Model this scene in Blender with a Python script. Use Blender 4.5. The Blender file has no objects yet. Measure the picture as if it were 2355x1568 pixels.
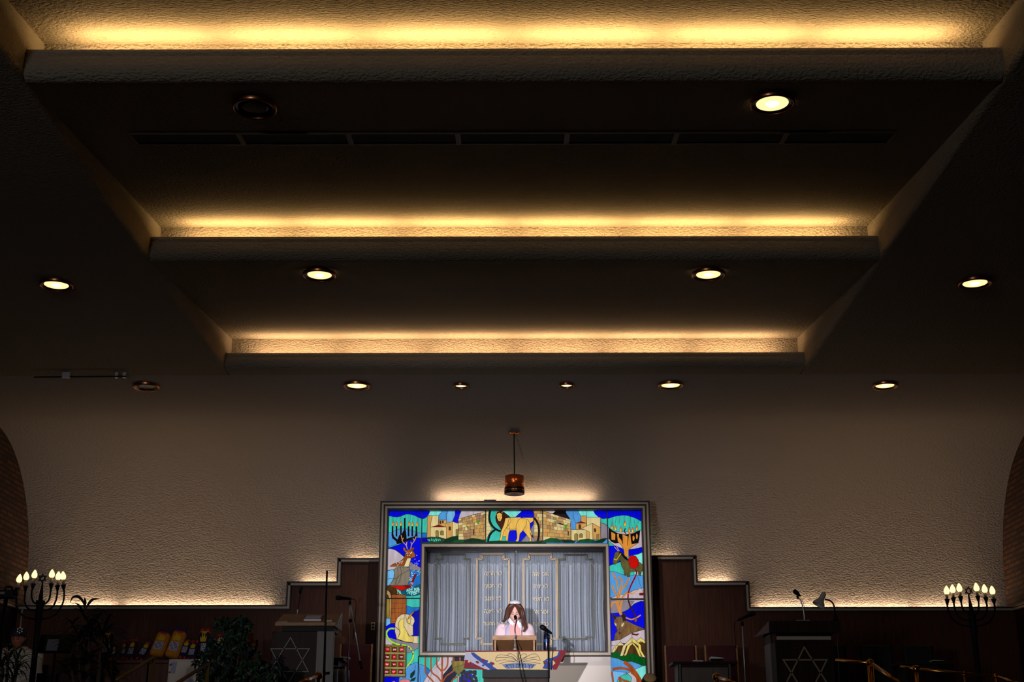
import bpy, bmesh, math, random
from mathutils import Vector, Matrix, Euler
random.seed(7)
PI = math.pi
sc = bpy.context.scene
COL = sc.collection
# ------------------------------------------------------------------ camera
CAM = Vector((0.018, 0.0, 1.0)); FPX = 3126.97; PITCH = 0.316468; YAW = -0.003304; ROLL = -0.000506
_f = Vector((math.sin(YAW)*math.cos(PITCH), math.cos(YAW)*math.cos(PITCH), math.sin(PITCH)))
_r0 = Vector((math.cos(YAW), -math.sin(YAW), 0)); _u0 = _r0.cross(_f)
_r = math.cos(ROLL)*_r0 + math.sin(ROLL)*_u0; _u = -math.sin(ROLL)*_r0 + math.cos(ROLL)*_u0
cd = bpy.data.cameras.new('camera'); cam = bpy.data.objects.new('camera', cd); COL.objects.link(cam)
cam.matrix_world = Matrix(((_r.x, _u.x, -_f.x, CAM.x), (_r.y, _u.y, -_f.y, CAM.y), (_r.z, _u.z, -_f.z, CAM.z), (0, 0, 0, 1)))
cd.sensor_width = 36; cd.lens = FPX*36/2355; cd.clip_end = 100
sc.camera = cam
def at(px, py, Y):                       # world point at depth Y seen at a photo pixel
    d = _r*((px-1177.5)/FPX) - _u*((py-784)/FPX) + _f
    return CAM + d*((Y-CAM.y)/d.y)
def atz(px, py, Z):
    d = _r*((px-1177.5)/FPX) - _u*((py-784)/FPX) + _f
    return CAM + d*((Z-CAM.z)/d.z)
# ------------------------------------------------------------------ materials
def lin(c):
    return tuple((x/255/12.92 if x/255 <= .04045 else ((x/255+.055)/1.055)**2.4) for x in c)
_M = {}
def mat(name, rgb, rough=.6, metal=0., emit=0., var=0., vscale=8., stretch=(1, 1, 1), bump=0., bscale=60., bdist=.01, spec=.5, rgb2=None, lac=None):
    if name in _M: return _M[name]
    m = bpy.data.materials.new(name); m.use_nodes = True; nt = m.node_tree; N = nt.nodes; L = nt.links
    b = N['Principled BSDF']; c = lin(rgb)
    b.inputs['Base Color'].default_value = (*c, 1); b.inputs['Roughness'].default_value = rough
    b.inputs['Metallic'].default_value = metal; b.inputs['Specular IOR Level'].default_value = spec
    tc = N.new('ShaderNodeTexCoord'); mp = N.new('ShaderNodeMapping'); L.new(tc.outputs['Object'], mp.inputs[0])
    mp.inputs['Scale'].default_value = stretch
    if emit and name[:6] == 'glass_': b.inputs['Base Color'].default_value = (*[x*.12 for x in c], 1)
    if emit: b.inputs['Emission Color'].default_value = (*c, 1); b.inputs['Emission Strength'].default_value = emit
    if var or rgb2:
        n = N.new('ShaderNodeTexNoise'); n.inputs['Scale'].default_value = vscale; n.inputs['Detail'].default_value = 5
        L.new(mp.outputs[0], n.inputs['Vector'])
        mx = N.new('ShaderNodeMix'); mx.data_type = 'RGBA'
        c2 = lin(rgb2) if rgb2 else tuple(x*(1-var) for x in c)
        c1 = c if rgb2 else tuple(min(1, x*(1+var*.6)) for x in c)
        mx.inputs[6].default_value = (*c1, 1); mx.inputs[7].default_value = (*c2, 1)
        r = N.new('ShaderNodeMapRange'); r.inputs[1].default_value = .35; r.inputs[2].default_value = .65
        L.new(n.outputs[0], r.inputs[0]); L.new(r.outputs[0], mx.inputs[0])
        if not (emit and name[:6] == 'glass_'): L.new(mx.outputs[2], b.inputs['Base Color'])
        if emit: L.new(mx.outputs[2], b.inputs['Emission Color'])
    if bump:
        n2 = N.new('ShaderNodeTexNoise'); n2.inputs['Scale'].default_value = bscale; n2.inputs['Detail'].default_value = 4
        L.new(mp.outputs[0], n2.inputs['Vector'])
        bp = N.new('ShaderNodeBump'); bp.inputs['Strength'].default_value = bump; bp.inputs['Distance'].default_value = bdist
        L.new(n2.outputs[0], bp.inputs['Height']); L.new(bp.outputs[0], b.inputs['Normal'])
    if lac: b.inputs['Coat Weight'].default_value = lac
    _M[name] = m; return m
def plaster(name, rgb, strength, dist, scale=40):
    m = mat(name, rgb, rough=.95, spec=.1); nt = m.node_tree; N = nt.nodes; L = nt.links
    tc = N.new('ShaderNodeTexCoord'); mp = N.new('ShaderNodeMapping'); L.new(tc.outputs['Object'], mp.inputs[0])
    mp.inputs['Scale'].default_value = (.75, 1, 1.15)
    w = N.new('ShaderNodeTexNoise'); w.inputs['Scale'].default_value = 6; w.inputs['Detail'].default_value = 2
    L.new(mp.outputs[0], w.inputs['Vector'])
    va = N.new('ShaderNodeVectorMath'); va.operation = 'MULTIPLY_ADD'; va.inputs[1].default_value = (.03, .03, .03)
    L.new(w.outputs['Color'], va.inputs[0]); L.new(mp.outputs[0], va.inputs[2])
    n = N.new('ShaderNodeTexNoise'); n.inputs['Scale'].default_value = scale; n.inputs['Detail'].default_value = 3.5; n.inputs['Roughness'].default_value = .5
    L.new(va.outputs[0], n.inputs['Vector'])
    bp = N.new('ShaderNodeBump'); bp.inputs['Strength'].default_value = strength; bp.inputs['Distance'].default_value = dist
    L.new(n.outputs[0], bp.inputs['Height']); L.new(bp.outputs[0], N['Principled BSDF'].inputs['Normal'])
    return m
PL_WALL = plaster('wall_plaster', (158, 149, 144), .55, .026, 50)
PL_CEIL = plaster('ceiling_plaster', (150, 138, 120), .8, .03, 58)
WOOD = mat('walnut_panel', (86, 46, 27), .6, var=.35, vscale=6, stretch=(9, 9, .5), spec=.3)
WOOD_L = mat('light_wood', (156, 112, 74), .5, var=.25, vscale=10, stretch=(1, 6, 6), spec=.3)
WOOD_D = mat('dark_wood', (44, 25, 17), .55, var=.3, vscale=6, stretch=(8, 8, .6), spec=.15)
TRIM_D = mat('trim_dark', (66, 52, 48), .5, var=.35, vscale=5, stretch=(3, 3, 3), spec=.3)
TRIM_L = mat('trim_cream', (186, 172, 152), .45)
BLACK = mat('black_metal', (8, 8, 9), .55, spec=.18)
IRON = mat('wrought_iron', (12, 11, 10), .7, spec=.2)
CHROME = mat('chrome', (215, 215, 222), .35, metal=.7)
BRASS = mat('polished_brass', (225, 160, 70), .22, metal=1)
COPPER = mat('brushed_copper', (250, 120, 56), .27, metal=.85)
MAROON = mat('maroon_vinyl', (66, 8, 15), .55, spec=.3)
PAPER = mat('white_paper', (225, 220, 215), .8)
CARPET = mat('carpet', (70, 30, 30), .95, var=.3, vscale=60)
# ------------------------------------------------------------------ mesh builder
class MB:
    def __init__(s): s.v = []; s.f = []; s.mi = []; s.m = []; s.sm = []
    def slot(s, m):
        if m not in s.m: s.m.append(m)
        return s.m.index(m)
    def add(s, vs, fs, m, smooth=False):
        k = len(s.v); s.v += [tuple(v) for v in vs]; i = s.slot(m)
        for f in fs: s.f.append([k+j for j in f]); s.mi.append(i); s.sm.append(smooth)
        return s
    def box(s, x0, x1, y0, y1, z0, z1, m, M=None):
        vs = [Vector((x, y, z)) for x in (x0, x1) for y in (y0, y1) for z in (z0, z1)]
        if M: vs = [M @ v for v in vs]
        return s.add(vs, [(0, 1, 3, 2), (4, 6, 7, 5), (0, 4, 5, 1), (2, 3, 7, 6), (0, 2, 6, 4), (1, 5, 7, 3)], m)
    def prism(s, pts, off, m):            # polygon of 3D points extruded by vector off
        n = len(pts); P = [Vector(p) for p in pts]; Q = [p+Vector(off) for p in P]
        fs = [list(range(n)), list(range(2*n-1, n-1, -1))]+[(i, (i+1) % n+0, n+(i+1) % n, n+i) for i in range(n)]
        return s.add(P+Q, fs, m)
    def tube(s, pts, r, m, seg=10, caps=True, flat=1.):
        P = [Vector(p) for p in pts]; n = len(P); R = r if isinstance(r, (list, tuple)) else [r]*n
        vs = []; up = None
        for i, p in enumerate(P):
            t = (P[min(i+1, n-1)]-P[max(i-1, 0)])
            t = t.normalized() if t.length > 1e-9 else Vector((0, 0, 1))
            if up is None: up = Vector((1, 0, 0)) if abs(t.x) < .9 else Vector((0, 1, 0))
            a = (up-t*up.dot(t)).normalized(); b = t.cross(a); up = a
            for k in range(seg):
                w = 2*PI*k/seg; vs.append(p+a*math.cos(w)*R[i]+b*math.sin(w)*R[i]*flat)
        fs = [(i*seg+k, i*seg+(k+1) % seg, (i+1)*seg+(k+1) % seg, (i+1)*seg+k) for i in range(n-1) for k in range(seg)]
        if caps: fs += [list(range(seg-1, -1, -1)), [(n-1)*seg+k for k in range(seg)]]
        return s.add(vs, fs, m, True)
    def lathe(s, prof, o, m, seg=24, M=None, cap=True):   # prof: (r, z)
        o = Vector(o); vs = []
        for r, z in prof:
            for k in range(seg):
                w = 2*PI*k/seg; v = Vector((r*math.cos(w), r*math.sin(w), z)); vs.append((M @ v if M else v)+o)
        n = len(prof)
        fs = [(i*seg+k, i*seg+(k+1) % seg, (i+1)*seg+(k+1) % seg, (i+1)*seg+k) for i in range(n-1) for k in range(seg)]
        if cap and prof[0][0] > 1e-5: fs.append(list(range(seg-1, -1, -1)))
        if cap and prof[-1][0] > 1e-5: fs.append([(n-1)*seg+k for k in range(seg)])
        return s.add(vs, fs, m, True)
    def ball(s, o, r, m, seg=16, M=None):
        r = r if isinstance(r, (list, tuple)) else (r, r, r); o = Vector(o); n = seg//2; vs = []
        for i in range(n+1):
            a = PI*i/n
            for k in range(seg):
                w = 2*PI*k/seg; v = Vector((r[0]*math.sin(a)*math.cos(w), r[1]*math.sin(a)*math.sin(w), r[2]*math.cos(a)))
                vs.append((M @ v if M else v)+o)
        return s.add(vs, [(i*seg+k, (i+1)*seg+k, (i+1)*seg+(k+1) % seg, i*seg+(k+1) % seg) for i in range(n) for k in range(seg)], m, True)
    def loft(s, secs, m, seg=24, caps=True):  # secs: (x, y, z, rx, ry)
        vs = []
        for x, y, z, rx, ry in secs:
            for k in range(seg):
                w = 2*PI*k/seg; vs.append((x+rx*math.cos(w), y+ry*math.sin(w), z))
        n = len(secs)
        fs = [(i*seg+k, i*seg+(k+1) % seg, (i+1)*seg+(k+1) % seg, (i+1)*seg+k) for i in range(n-1) for k in range(seg)]
        if caps: fs += [list(range(seg-1, -1, -1)), [(n-1)*seg+k for k in range(seg)]]
        return s.add(vs, fs, m, True)
    def build(s, name, parent=None, bevel=0., label=None):
        me = bpy.data.meshes.new(name)
        inv = parent.matrix_world.inverted() if parent else None
        vs = s.v
        o = bpy.data.objects.new(name, me); COL.objects.link(o)
        if parent:
            o.parent = parent; root = parent
            off = Vector((0, 0, 0))
            while root: off += Vector(root.location); root = root.parent
            vs = [tuple(Vector(v)-off) for v in vs]
        me.from_pydata(vs, [], s.f)
        for m in s.m: me.materials.append(m)
        me.polygons.foreach_set('material_index', s.mi); me.polygons.foreach_set('use_smooth', s.sm)
        bm = bmesh.new(); bm.from_mesh(me); bmesh.ops.recalc_face_normals(bm, faces=bm.faces); bm.to_mesh(me); bm.free()
        me.update()
        if bevel:
            b = o.modifiers.new('bevel', 'BEVEL'); b.width = bevel; b.segments = 2; b.limit_method = 'ANGLE'
        if label: o['label'] = label
        return o
def tag(o, label, cat, group=None, kind=None):
    o['label'] = label; o['category'] = cat
    if group: o['group'] = group
    if kind: o['kind'] = kind
    return o
def thing(name, loc, label, cat, group=None):
    o = bpy.data.objects.new(name, None); COL.objects.link(o); o.location = loc; o.empty_display_size = .1
    return tag(o, label, cat, group)
def struct(o): o['kind'] = 'structure'; return o
def spl(pts, n=6):                        # Catmull-Rom
    P = [Vector(p) for p in pts]; out = []
    for i in range(len(P)-1):
        a, b, c, d = P[max(i-1, 0)], P[i], P[i+1], P[min(i+2, len(P)-1)]
        for k in range(n):
            t = k/n; out.append(.5*((2*b)+(c-a)*t+(2*a-5*b+4*c-d)*t*t+(3*b-a-3*c+d)*t**3))
    return out+[P[-1]]
_HL = {'א': (.8, [[(0, 1), (.8, 0)], [(.72, 1), (.72, .78), (.5, .42)], [(.1, 0), (.08, .3), (.3, .6)]]), 'ב': (.72, [[(0, 1), (.6, 1), (.6, 0)], [(0, 0), (.72, 0)]]), 'ג': (.45, [[(.05, 1), (.35, 1), (.35, .35), (.45, 0)], [(.3, .3), (0, 0)]]),
 'ד': (.68, [[(0, 1), (.68, 1)], [(.52, 1), (.52, 0)]]), 'ה': (.65, [[(0, 1), (.65, 1), (.65, 0)], [(.08, 0), (.08, .6)]]), 'ו': (.2, [[(0, 1), (.2, 1), (.2, 0)]]), 'ז': (.4, [[(0, 1), (.4, 1)], [(.22, 1), (.18, 0)]]),
 'ח': (.65, [[(0, 1), (.65, 1), (.65, 0)], [(.06, 0), (.06, 1)]]), 'י': (.2, [[(0, 1), (.2, 1), (.18, .6)]]), 'כ': (.55, [[(0, 1), (.45, 1), (.55, .85), (.55, .15), (.45, 0), (0, 0)]]), 'ל': (.55, [[(0, 1.35), (0, 1), (.55, 1), (.55, .55), (.2, 0)]]),
 'ם': (.65, [[(0, 1), (.65, 1), (.65, 0), (.06, 0), (.06, 1)]]), 'מ': (.68, [[(0, 1), (.12, .8), (.05, 0)], [(.1, .75), (.35, 1), (.6, .9), (.66, 0), (.35, 0)]]), 'נ': (.38, [[(.05, 1), (.35, 1), (.35, 0), (0, 0)]]),
 'ס': (.62, [[(.1, 1), (.55, 1), (.62, .8), (.55, .2), (.35, 0), (.1, .2), (.02, .6), (.1, 1)]]), 'ק': (.6, [[(0, 1), (.6, 1), (.55, .55), (.3, .2)], [(.08, .6), (.08, -.35)]]), 'ט': (.65, [[(.25, 1), (0, .95), (0, .1), (.15, 0), (.5, 0), (.65, .2), (.65, .85), (.5, 1)]]), 'ע': (.6, [[(0, 1), (.35, .25)], [(.6, 1), (.55, .5), (0, -.1)]]), 'פ': (.55, [[(.2, .5), (0, .55), (0, 1), (.45, 1), (.55, .85), (.55, .15), (.45, 0), (0, 0)]]), 'ף': (.55, [[(.2, .5), (0, .55), (0, 1), (.45, 1), (.55, .85), (.55, -.35)]]),
 'צ': (.6, [[(0, 1), (.5, .15), (.5, 0), (0, 0)], [(.58, 1), (.5, .7), (.3, .5)]]), 'ץ': (.55, [[(0, 1), (.28, .45), (.28, -.35)], [(.55, 1), (.5, .65), (.28, .45)]]), 'ר': (.55, [[(0, 1), (.45, 1), (.55, .85), (.55, 0)]]),
 'ש': (.85, [[(0, 1), (.15, 0), (.65, 0), (.85, 1)], [(.42, 1), (.35, .5), (.12, .3)]]), 'ת': (.72, [[(0, 1), (.62, 1), (.7, .85), (.7, 0)], [(.14, 1), (.14, 0), (0, 0)]]), 'ן': (.18, [[(0, 1), (.18, 1), (.18, -.35)]]), ' ': (.3, [])}
def text_mesh(s, size, cx, cy, cz, m, mb, depth=.0012, wmax=None, th=.17):    # raised block letters, read right to left
    W_ = sum(_HL[c][0]+.26 for c in s)-.26; k = size*.7; kx = (wmax/W_) if wmax else k; x0 = cx-W_*kx/2
    for c in s[::-1]:
        w, strokes = _HL[c]
        for st in strokes:
            for a, b_ in zip(st, st[1:]):
                p = Vector((a[0]*kx, a[1]*k)); q = Vector((b_[0]*kx, b_[1]*k)); t = (q-p).normalized(); hz = abs(t.x) > .7
                n = Vector((-t.y, t.x))*th*k*(.5 if hz else .40); e = t*th*k*.38; P = [p-e+n, q+e+n, q+e-n, p-e-n]
                mb.prism([(x0+v.x, cy-depth, cz-k/2+v.y) for v in P], (0, depth, 0), m)
        x0 += (w+.26)*kx
# ------------------------------------------------------------------ room shell
CZ = 5.05; W = 2.95; SX = 6.08; YB = 17.0; CY0 = 15.32; RR = 1.68; ZC = CZ-RR; YF = -3.0
STG = 1.12; BIM = 1.26
def prof_curve(n=18, y0=CY0, off=0.): return [(y0+(RR+off)*math.sin(PI/2*i/n), ZC+(RR+off)*math.cos(PI/2*i/n)) for i in range(n+1)]
b = MB()
pr = [(13.485, CZ)]+prof_curve(32)+[(YB, 0)]
po = [(13.485, CZ+.15)]+prof_curve(32, off=.15)+[(YB+.15, 0)]
for P, sm in ((pr, True), (po, False)):
    vs = [(x, y, z) for y, z in P for x in (-SX, SX)]
    b.add(vs[2:-2] if sm else vs, [(2*i, 2*i+1, 2*i+3, 2*i+2) for i in range((len(vs)-4)//2-1 if sm else len(P)-1)], PL_WALL, sm)
b.add([(-SX, 13.485, CZ), (SX, 13.485, CZ), (SX, CY0, CZ), (-SX, CY0, CZ)], [(0, 1, 2, 3)], PL_WALL)
b.add([(-SX, YB, ZC), (SX, YB, ZC), (SX, YB, 0), (-SX, YB, 0)], [(0, 1, 2, 3)], PL_WALL)
wall = b.build('wall_back'); struct(wall)
# ceiling sides and stepped bays
LY = [4.28, 7.26, 10.215, 13.2]           # lips
LZ = [5.24, 5.24, 5.24, 5.20]
b = MB()
for sg in (-1, 1):                        # flat side ceilings with a rounded arris
    q = [(SX, CZ), (W+.035, CZ)]+[(W+.035-.035*math.sin(PI/2*i/6), CZ+.035-.035*math.cos(PI/2*i/6)) for i in range(1, 7)]+[(W, CZ+.75), (SX, CZ+.75)]
    b.prism([(sg*x, YF, z) for x, z in q], (0, 13.49-YF, 0), PL_CEIL)
b.box(-W, W, YF, LY[0], CZ, CZ+.75, PL_CEIL)
for k in range(1, 4):
    y = LY[k]; zl = LZ[k]; yp = LY[k-1]+(.3 if k > 1 else 0)
    # sloping slab of the bay, riser, trough floor
    sec = [(LY[k-1]+.02, CZ+.001), (LY[k-1]+.10, CZ), (y+.29, CZ+.392), (y+.29, CZ+.02), (y+.29, CZ+.02)]
    zs = [(LY[k-1]+.06, CZ+.0), (y+.29, CZ+.392)]
    n = 14
    vs = []
    for i in range(n+1):
        t = i/n; yy = zs[0][0]+(zs[1][0]-zs[0][0])*t; zz = zs[0][1]+(zs[1][1]-zs[0][1])*t
        vs += [(-W, yy, zz), (W, yy, zz)]
    b.add(vs, [(2*i, 2*i+1, 2*i+3, 2*i+2) for i in range(n)], PL_CEIL, True)
    b.add([(-W, y+.29, CZ+.392), (W, y+.29, CZ+.392), (W, y+.29, CZ+.055), (-W, y+.29, CZ+.055)], [(0, 1, 2, 3)], PL_CEIL)
    # roof above the slab keeps light in
    b.add([(-W, LY[k-1], CZ+.7), (W, LY[k-1], CZ+.7), (W, y+.4, CZ+.7), (-W, y+.4, CZ+.7)], [(0, 1, 2, 3)], PL_CEIL)
ceil = b.build('ceiling'); struct(ceil)
for k in range(1, 4):                     # light-trough beams with a rounded belly
    y = LY[k]; zl = LZ[k]
    s = [(y+.005, zl), (y-.0, zl-.02), (y+.008, zl-.045), (y+.002, zl-.06), (y+.0, CZ+.085), (y+.004, CZ+.06), (y+.012, CZ+.04), (y+.024, CZ+.024), (y+.038, CZ+.012), (y+.054, CZ+.004), (y+.072, CZ+.0005), (y+.288, CZ+(.045 if k < 3 else 0.)), (y+.288, CZ+.06), (y+.06, CZ+.06), (y+.045, zl)]
    b = MB(); nx = 40
    b.prism([(-W, p[0], p[1]) for p in s], (2*W, 0, 0), PL_CEIL)
    o = b.build('ceiling_beam'); struct(o)
# side walls of brick
def brick():
    m = mat('brick', (120, 66, 38), .85); nt = m.node_tree; N = nt.nodes; L = nt.links
    tc = N.new('ShaderNodeTexCoord'); sp = N.new('ShaderNodeSeparateXYZ'); L.new(tc.outputs['Object'], sp.inputs[0])
    cb = N.new('ShaderNodeCombineXYZ'); L.new(sp.outputs['Y'], cb.inputs['X']); L.new(sp.outputs['Z'], cb.inputs['Y'])
    bt = N.new('ShaderNodeTexBrick'); L.new(cb.outputs[0], bt.inputs['Vector'])
    bt.inputs['Color1'].default_value = (*lin((88, 52, 32)), 1); bt.inputs['Color2'].default_value = (*lin((46, 24, 16)), 1)
    bt.inputs['Mortar'].default_value = (*lin((24, 16, 12)), 1); bt.inputs['Scale'].default_value = 1
    bt.inputs['Brick Width'].default_value = .2; bt.inputs['Row Height'].default_value = .06; bt.inputs['Mortar Size'].default_value = .009; bt.inputs['Bias'].default_value = -.1
    L.new(bt.outputs['Color'], N['Principled BSDF'].inputs['Base Color'])
    bp = N.new('ShaderNodeBump'); bp.inputs['Strength'].default_value = .6; bp.inputs['Distance'].default_value = .01; bp.invert = True
    L.new(bt.outputs['Fac'], bp.inputs['Height']); L.new(bp.outputs[0], N['Principled BSDF'].inputs['Normal'])
    return m
BRICK = brick()
struct(MB().box(-SX-.2, -SX, YF, YB+.1, 0, CZ+.8, BRICK).build('wall_left'))
struct(MB().box(SX, SX+.2, YF, YB+.1, 0, CZ+.8, BRICK).build('wall_right'))
struct(MB().box(-SX, SX, YF-.2, YF, 0, CZ+.8, PL_WALL).build('wall_front'))
struct(MB().box(-SX, SX, YF, YB, -.1, 0, CARPET).build('floor'))
b = MB(); b.box(-SX, SX, 11.9, YB, 0.0, STG, WOOD_D); b.box(-SX, SX, 11.9, YB, STG, STG+.01, CARPET)
for i in range(5): b.box(-2.2, -1.2, 11.9-.28*(5-i), 11.9-.28*(4-i), 0, STG*(i+1)/6, CARPET); b.box(1.2, 2.2, 11.9-.28*(5-i), 11.9-.28*(4-i), 0, STG*(i+1)/6, CARPET)
struct(b.build('floor_stage'))
struct(MB().box(-1.3, 1.3, 13.3, 15.6, STG+.01, BIM, CARPET).build('floor_bimah'))
# stepped wainscot that hides the wall lights
YW = 16.76
zL = [at(300, 1392, YW).z, at(715, 1338, YW).z, at(820, 1284, YW).z]
zR = [at(2050, 1396, YW).z, at(1660, 1337, YW).z, at(1550, 1278, YW).z]
xL = [-SX, at(660, 1360, YW).x, at(776, 1310, YW).x, -1.6]
xR = [SX, at(1723, 1360, YW).x, at(1602, 1300, YW).x, 1.6]
def wainscot(xs, zs, side):
    sg = -1 if side == 'left' else 1
    b = MB()
    for i in range(3):
        a, c = sorted((xs[i], xs[i+1])); b.box(a, c, YW, YW+.03, STG, zs[i]-.01, WOOD)
        if a < c-.5:
            n = max(1, int((c-a)/1.2))
            for j in range(1, n): b.box(a+(c-a)*j/n-.002, a+(c-a)*j/n+.002, YW-.002, YW, STG, zs[i]-.06, WOOD_D)
    w = struct(b.build('wall_'+side+'_wainscot'))
    t = MB()
    # mouldings along the stepped edge
    for off, th, dp, m in ((0, .018, .05, TRIM_D), (.018, .026, .035, TRIM_L), (.044, .014, .045, TRIM_D)):
        for i in range(3):
            a, c = sorted((xs[i], xs[i+1]))
            if i < 2:
                if sg < 0: c += off+0
                else: a -= off+0
            if i > 0:
                if sg < 0: a += off
                else: c -= off
            t.box(a, c, YW-dp, YW+.02, zs[i]-off-th, zs[i]-off, m)
            if i > 0:
                x = xs[i]; x0, x1 = (x+off, x+off+th) if sg < 0 else (x-off-th, x-off)
                t.box(x0, x1, YW-dp, YW+.02, zs[i-1]-off-th, zs[i]-off, m)
    struct(t.build('trim_1' if sg < 0 else 'trim_2'))
wainscot(xL, zL, 'left'); wainscot(xR, zR, 'right')
for sg, z, n in ((-1, zL[0], 3), (1, zR[0], 4)):     # the ledge runs on along the brick walls
    t = MB(); x = sg*SX
    for off, th, dp, m in ((0, .018, .05, TRIM_D), (.018, .026, .035, TRIM_L), (.044, .014, .045, TRIM_D)):
        t.box(min(x, x-sg*dp), max(x, x-sg*dp), 12, YW-.05, z-off-th, z-off, m)
    t.box(min(x, x-sg*.02), max(x, x-sg*.02), 12, YW-.05, STG, z-.05, WOOD_D)
    struct(t.build('trim_%d' % n))
# ------------------------------------------------------------------ lights
def area(name, loc, sx, sy, power, col, rot):
    l = bpy.data.lights.new(name, 'AREA'); l.shape = 'RECTANGLE'; l.size = sx; l.size_y = sy; l.energy = power; l.color = col
    o = bpy.data.objects.new(name, l); COL.objects.link(o); o.location = loc; o.rotation_euler = rot; return o
def spot(name, loc, tgt, power, col, deg, blend, r):
    l = bpy.data.lights.new(name, 'SPOT'); l.energy = power; l.color = col; l.spot_size = math.radians(deg); l.spot_blend = blend; l.shadow_soft_size = r
    o = bpy.data.objects.new(name, l); COL.objects.link(o); o.location = loc
    o.rotation_euler = (Vector(tgt)-Vector(loc)).to_track_quat('-Z', 'Y').to_euler(); return o
COVE = (1., .645, .27); COVE3 = (1., .64, .34); UP = (1., .70, .42)
for k, (n, pw, col) in enumerate(((6, 7.4, COVE), (6, 6.8, COVE), (6, 6.4, COVE3))):
    y = LY[k+1]; z = LZ[k+1]
    for i in range(n):
        x = -W+.2+(2*W-.4)*(i+.5)/n
        area('cove_tube_light', (x, y+.165, z+.008), (2*W-.4)/n-.10, .05, pw, col, (PI, 0, 0))
def uplight(x0, x1, z, pw):
    area('ledge_tube_light', ((x0+x1)/2, YW+.205, z-.02), x1-x0, .035, pw*1.15*(x1-x0), UP, (PI-.15, 0, 0))
uplight(at(100, 1392, YW).x, at(255, 1392, YW).x, zL[0], 5); uplight(at(275, 1392, YW).x, at(615, 1392, YW).x, zL[0], 5)
uplight(at(690, 1338, YW).x, at(768, 1338, YW).x, zL[1], 5); uplight(at(800, 1284, YW).x, at(872, 1284, YW).x, zL[2], 5)
uplight(at(1500, 1278, YW).x, at(1560, 1278, YW).x, zR[2], 5); uplight(at(1615, 1337, YW).x, at(1685, 1337, YW).x, zR[1], 5)
uplight(at(1750, 1396, YW).x, at(1922, 1396, YW).x, zR[0], 5); uplight(at(1932, 1396, YW).x, at(2105, 1396, YW).x, zR[0], 5); uplight(at(2118, 1396, YW).x, at(2290, 1396, YW).x, zR[0], 5)
for x, pw, rs in ((-4.2, 320, .5), (0, 760, .04), (4.2, 320, .5)): spot('wall_wash_spot', (-3.3, .4, 1.6), (x, 17, 3.45), pw, (.98, .95, 1.), 27, 1., rs)
spot('beam_fill_light', (-3.3, -1.0, 3.9), (0, 17, 5), 200, (.95, .97, 1.), 90, .6, .2)  # added unseen fill for the beam faces, set high to graze the ceiling
spot('pulpit_spot', (-1.1, .4, 1.7), (.0, 14.4, 2.55), 7000, (.98, .95, 1.), 11.5, 1., .03)
spot('pulpit_fill_spot', (1.6, .4, 1.7), (.1, 14.4, 2.5), 1700, (1., .95, .95), 11, 1., .1)  # added weaker lamp from the right, lifts the shadow of the pulpit spot
for x in (-.59, .59): spot('small_downlight_beam', (x, 13.84, CZ-.06), (x*1.4, 16.6, 2.6), 100, (1., .93, .86), 66, .8, .04)
wd = bpy.data.worlds.new('dark'); sc.world = wd; wd.use_nodes = True
wd.node_tree.nodes['Background'].inputs[0].default_value = (.0, .0, .0, 1)
# ------------------------------------------------------------------ downlights
LAMP = mat('lit_lens', (255, 214, 150), .4, emit=1.5)
HOT = mat('lit_lens_centre', (255, 244, 214), .4, emit=3.5)
LENS_OFF = mat('unlit_lens', (70, 60, 50), .25)
RING = mat('black_ring', (16, 13, 12), .35, metal=.3)
RIM = mat('rim_metal', (190, 120, 80), .3, metal=1)
def downlight(px, py, Z, R, lit, label, tilt=0.):
    c = atz(px, py, Z)-Vector((0, 0, .008)); t = thing('recessed_downlight', c, label, 'ceiling light', 'recessed downlights in the ceiling')
    M = Matrix.Rotation(tilt, 3, 'X')
    rg = MB().lathe([(R, .01), (R, -.012), (R*.95, -.022), (R*.91, -.018), (R*.89, -.006), (R*.9, .01)], c, RIM, 36, M, False).build('rim', t)
    rg = MB().lathe([(R*.90, -.012), (R*.80, -.012), (R*.76, -.004), (R*.68, -.001)], c, RING, 36, M, False).build('trim_ring', t)
    f = Vector((0, 0, .006))
    if lit:
        b = MB()
        for a, d, m in ((R*.72, R*.34, LAMP), (R*.34, 0.0001, HOT)):
            b.lathe([(a, -.004 if a > R*.5 else -.0082), (a*.7+d*.3, -.007 if a > R*.5 else -.009), (d, -.0085 if a > R*.5 else -.0095)], c, m, 36, M)
        b.build('lens', t)
    else: MB().lathe([(R*.78, -.004), (R*.5, -.007), (.0001, -.009)], c, LENS_OFF, 36, M).build('lens', t, label='unlit glass lens')
    return t
Rb = .14
downlight(586, 243, CZ+.03, Rb, False, 'unlit black-ringed round downlight at left of the foremost dark ceiling bay')
downlight(1776, 234, CZ+.03, Rb, True, 'large glowing round downlight at right of the foremost dark ceiling bay')
downlight(735, 629, CZ+.025, Rb, True, 'glowing downlight at left in the ceiling bay between the middle and last cove')
downlight(1629, 628, CZ+.025, Rb, True, 'glowing downlight at right in the ceiling bay between the middle and last cove')
downlight(130, 652, CZ, Rb, True, 'glowing downlight in the dark flat ceiling at far left')
downlight(2242, 648, CZ, Rb, True, 'glowing downlight in the dark flat ceiling at far right')
downlight(337, 886, CZ, Rb, False, 'unlit downlight in the rear ceiling beside the thin rod')
downlight(821, 884, CZ, Rb, True, 'large glowing downlight in the rear row, left of the two small ones')
downlight(1060, 884, CZ, .08, True, 'small glowing downlight, left one of the small pair above the hanging copper lamp')
downlight(1303, 883, CZ, .08, True, 'small glowing downlight, right one of the small pair above the hanging copper lamp')
downlight(1542, 883, CZ, Rb*.96, True, 'large glowing downlight in the rear row, right of the two small ones')
downlight(2035, 884, CZ, Rb*.96, True, 'glowing downlight at the right end of the rear row')
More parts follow.
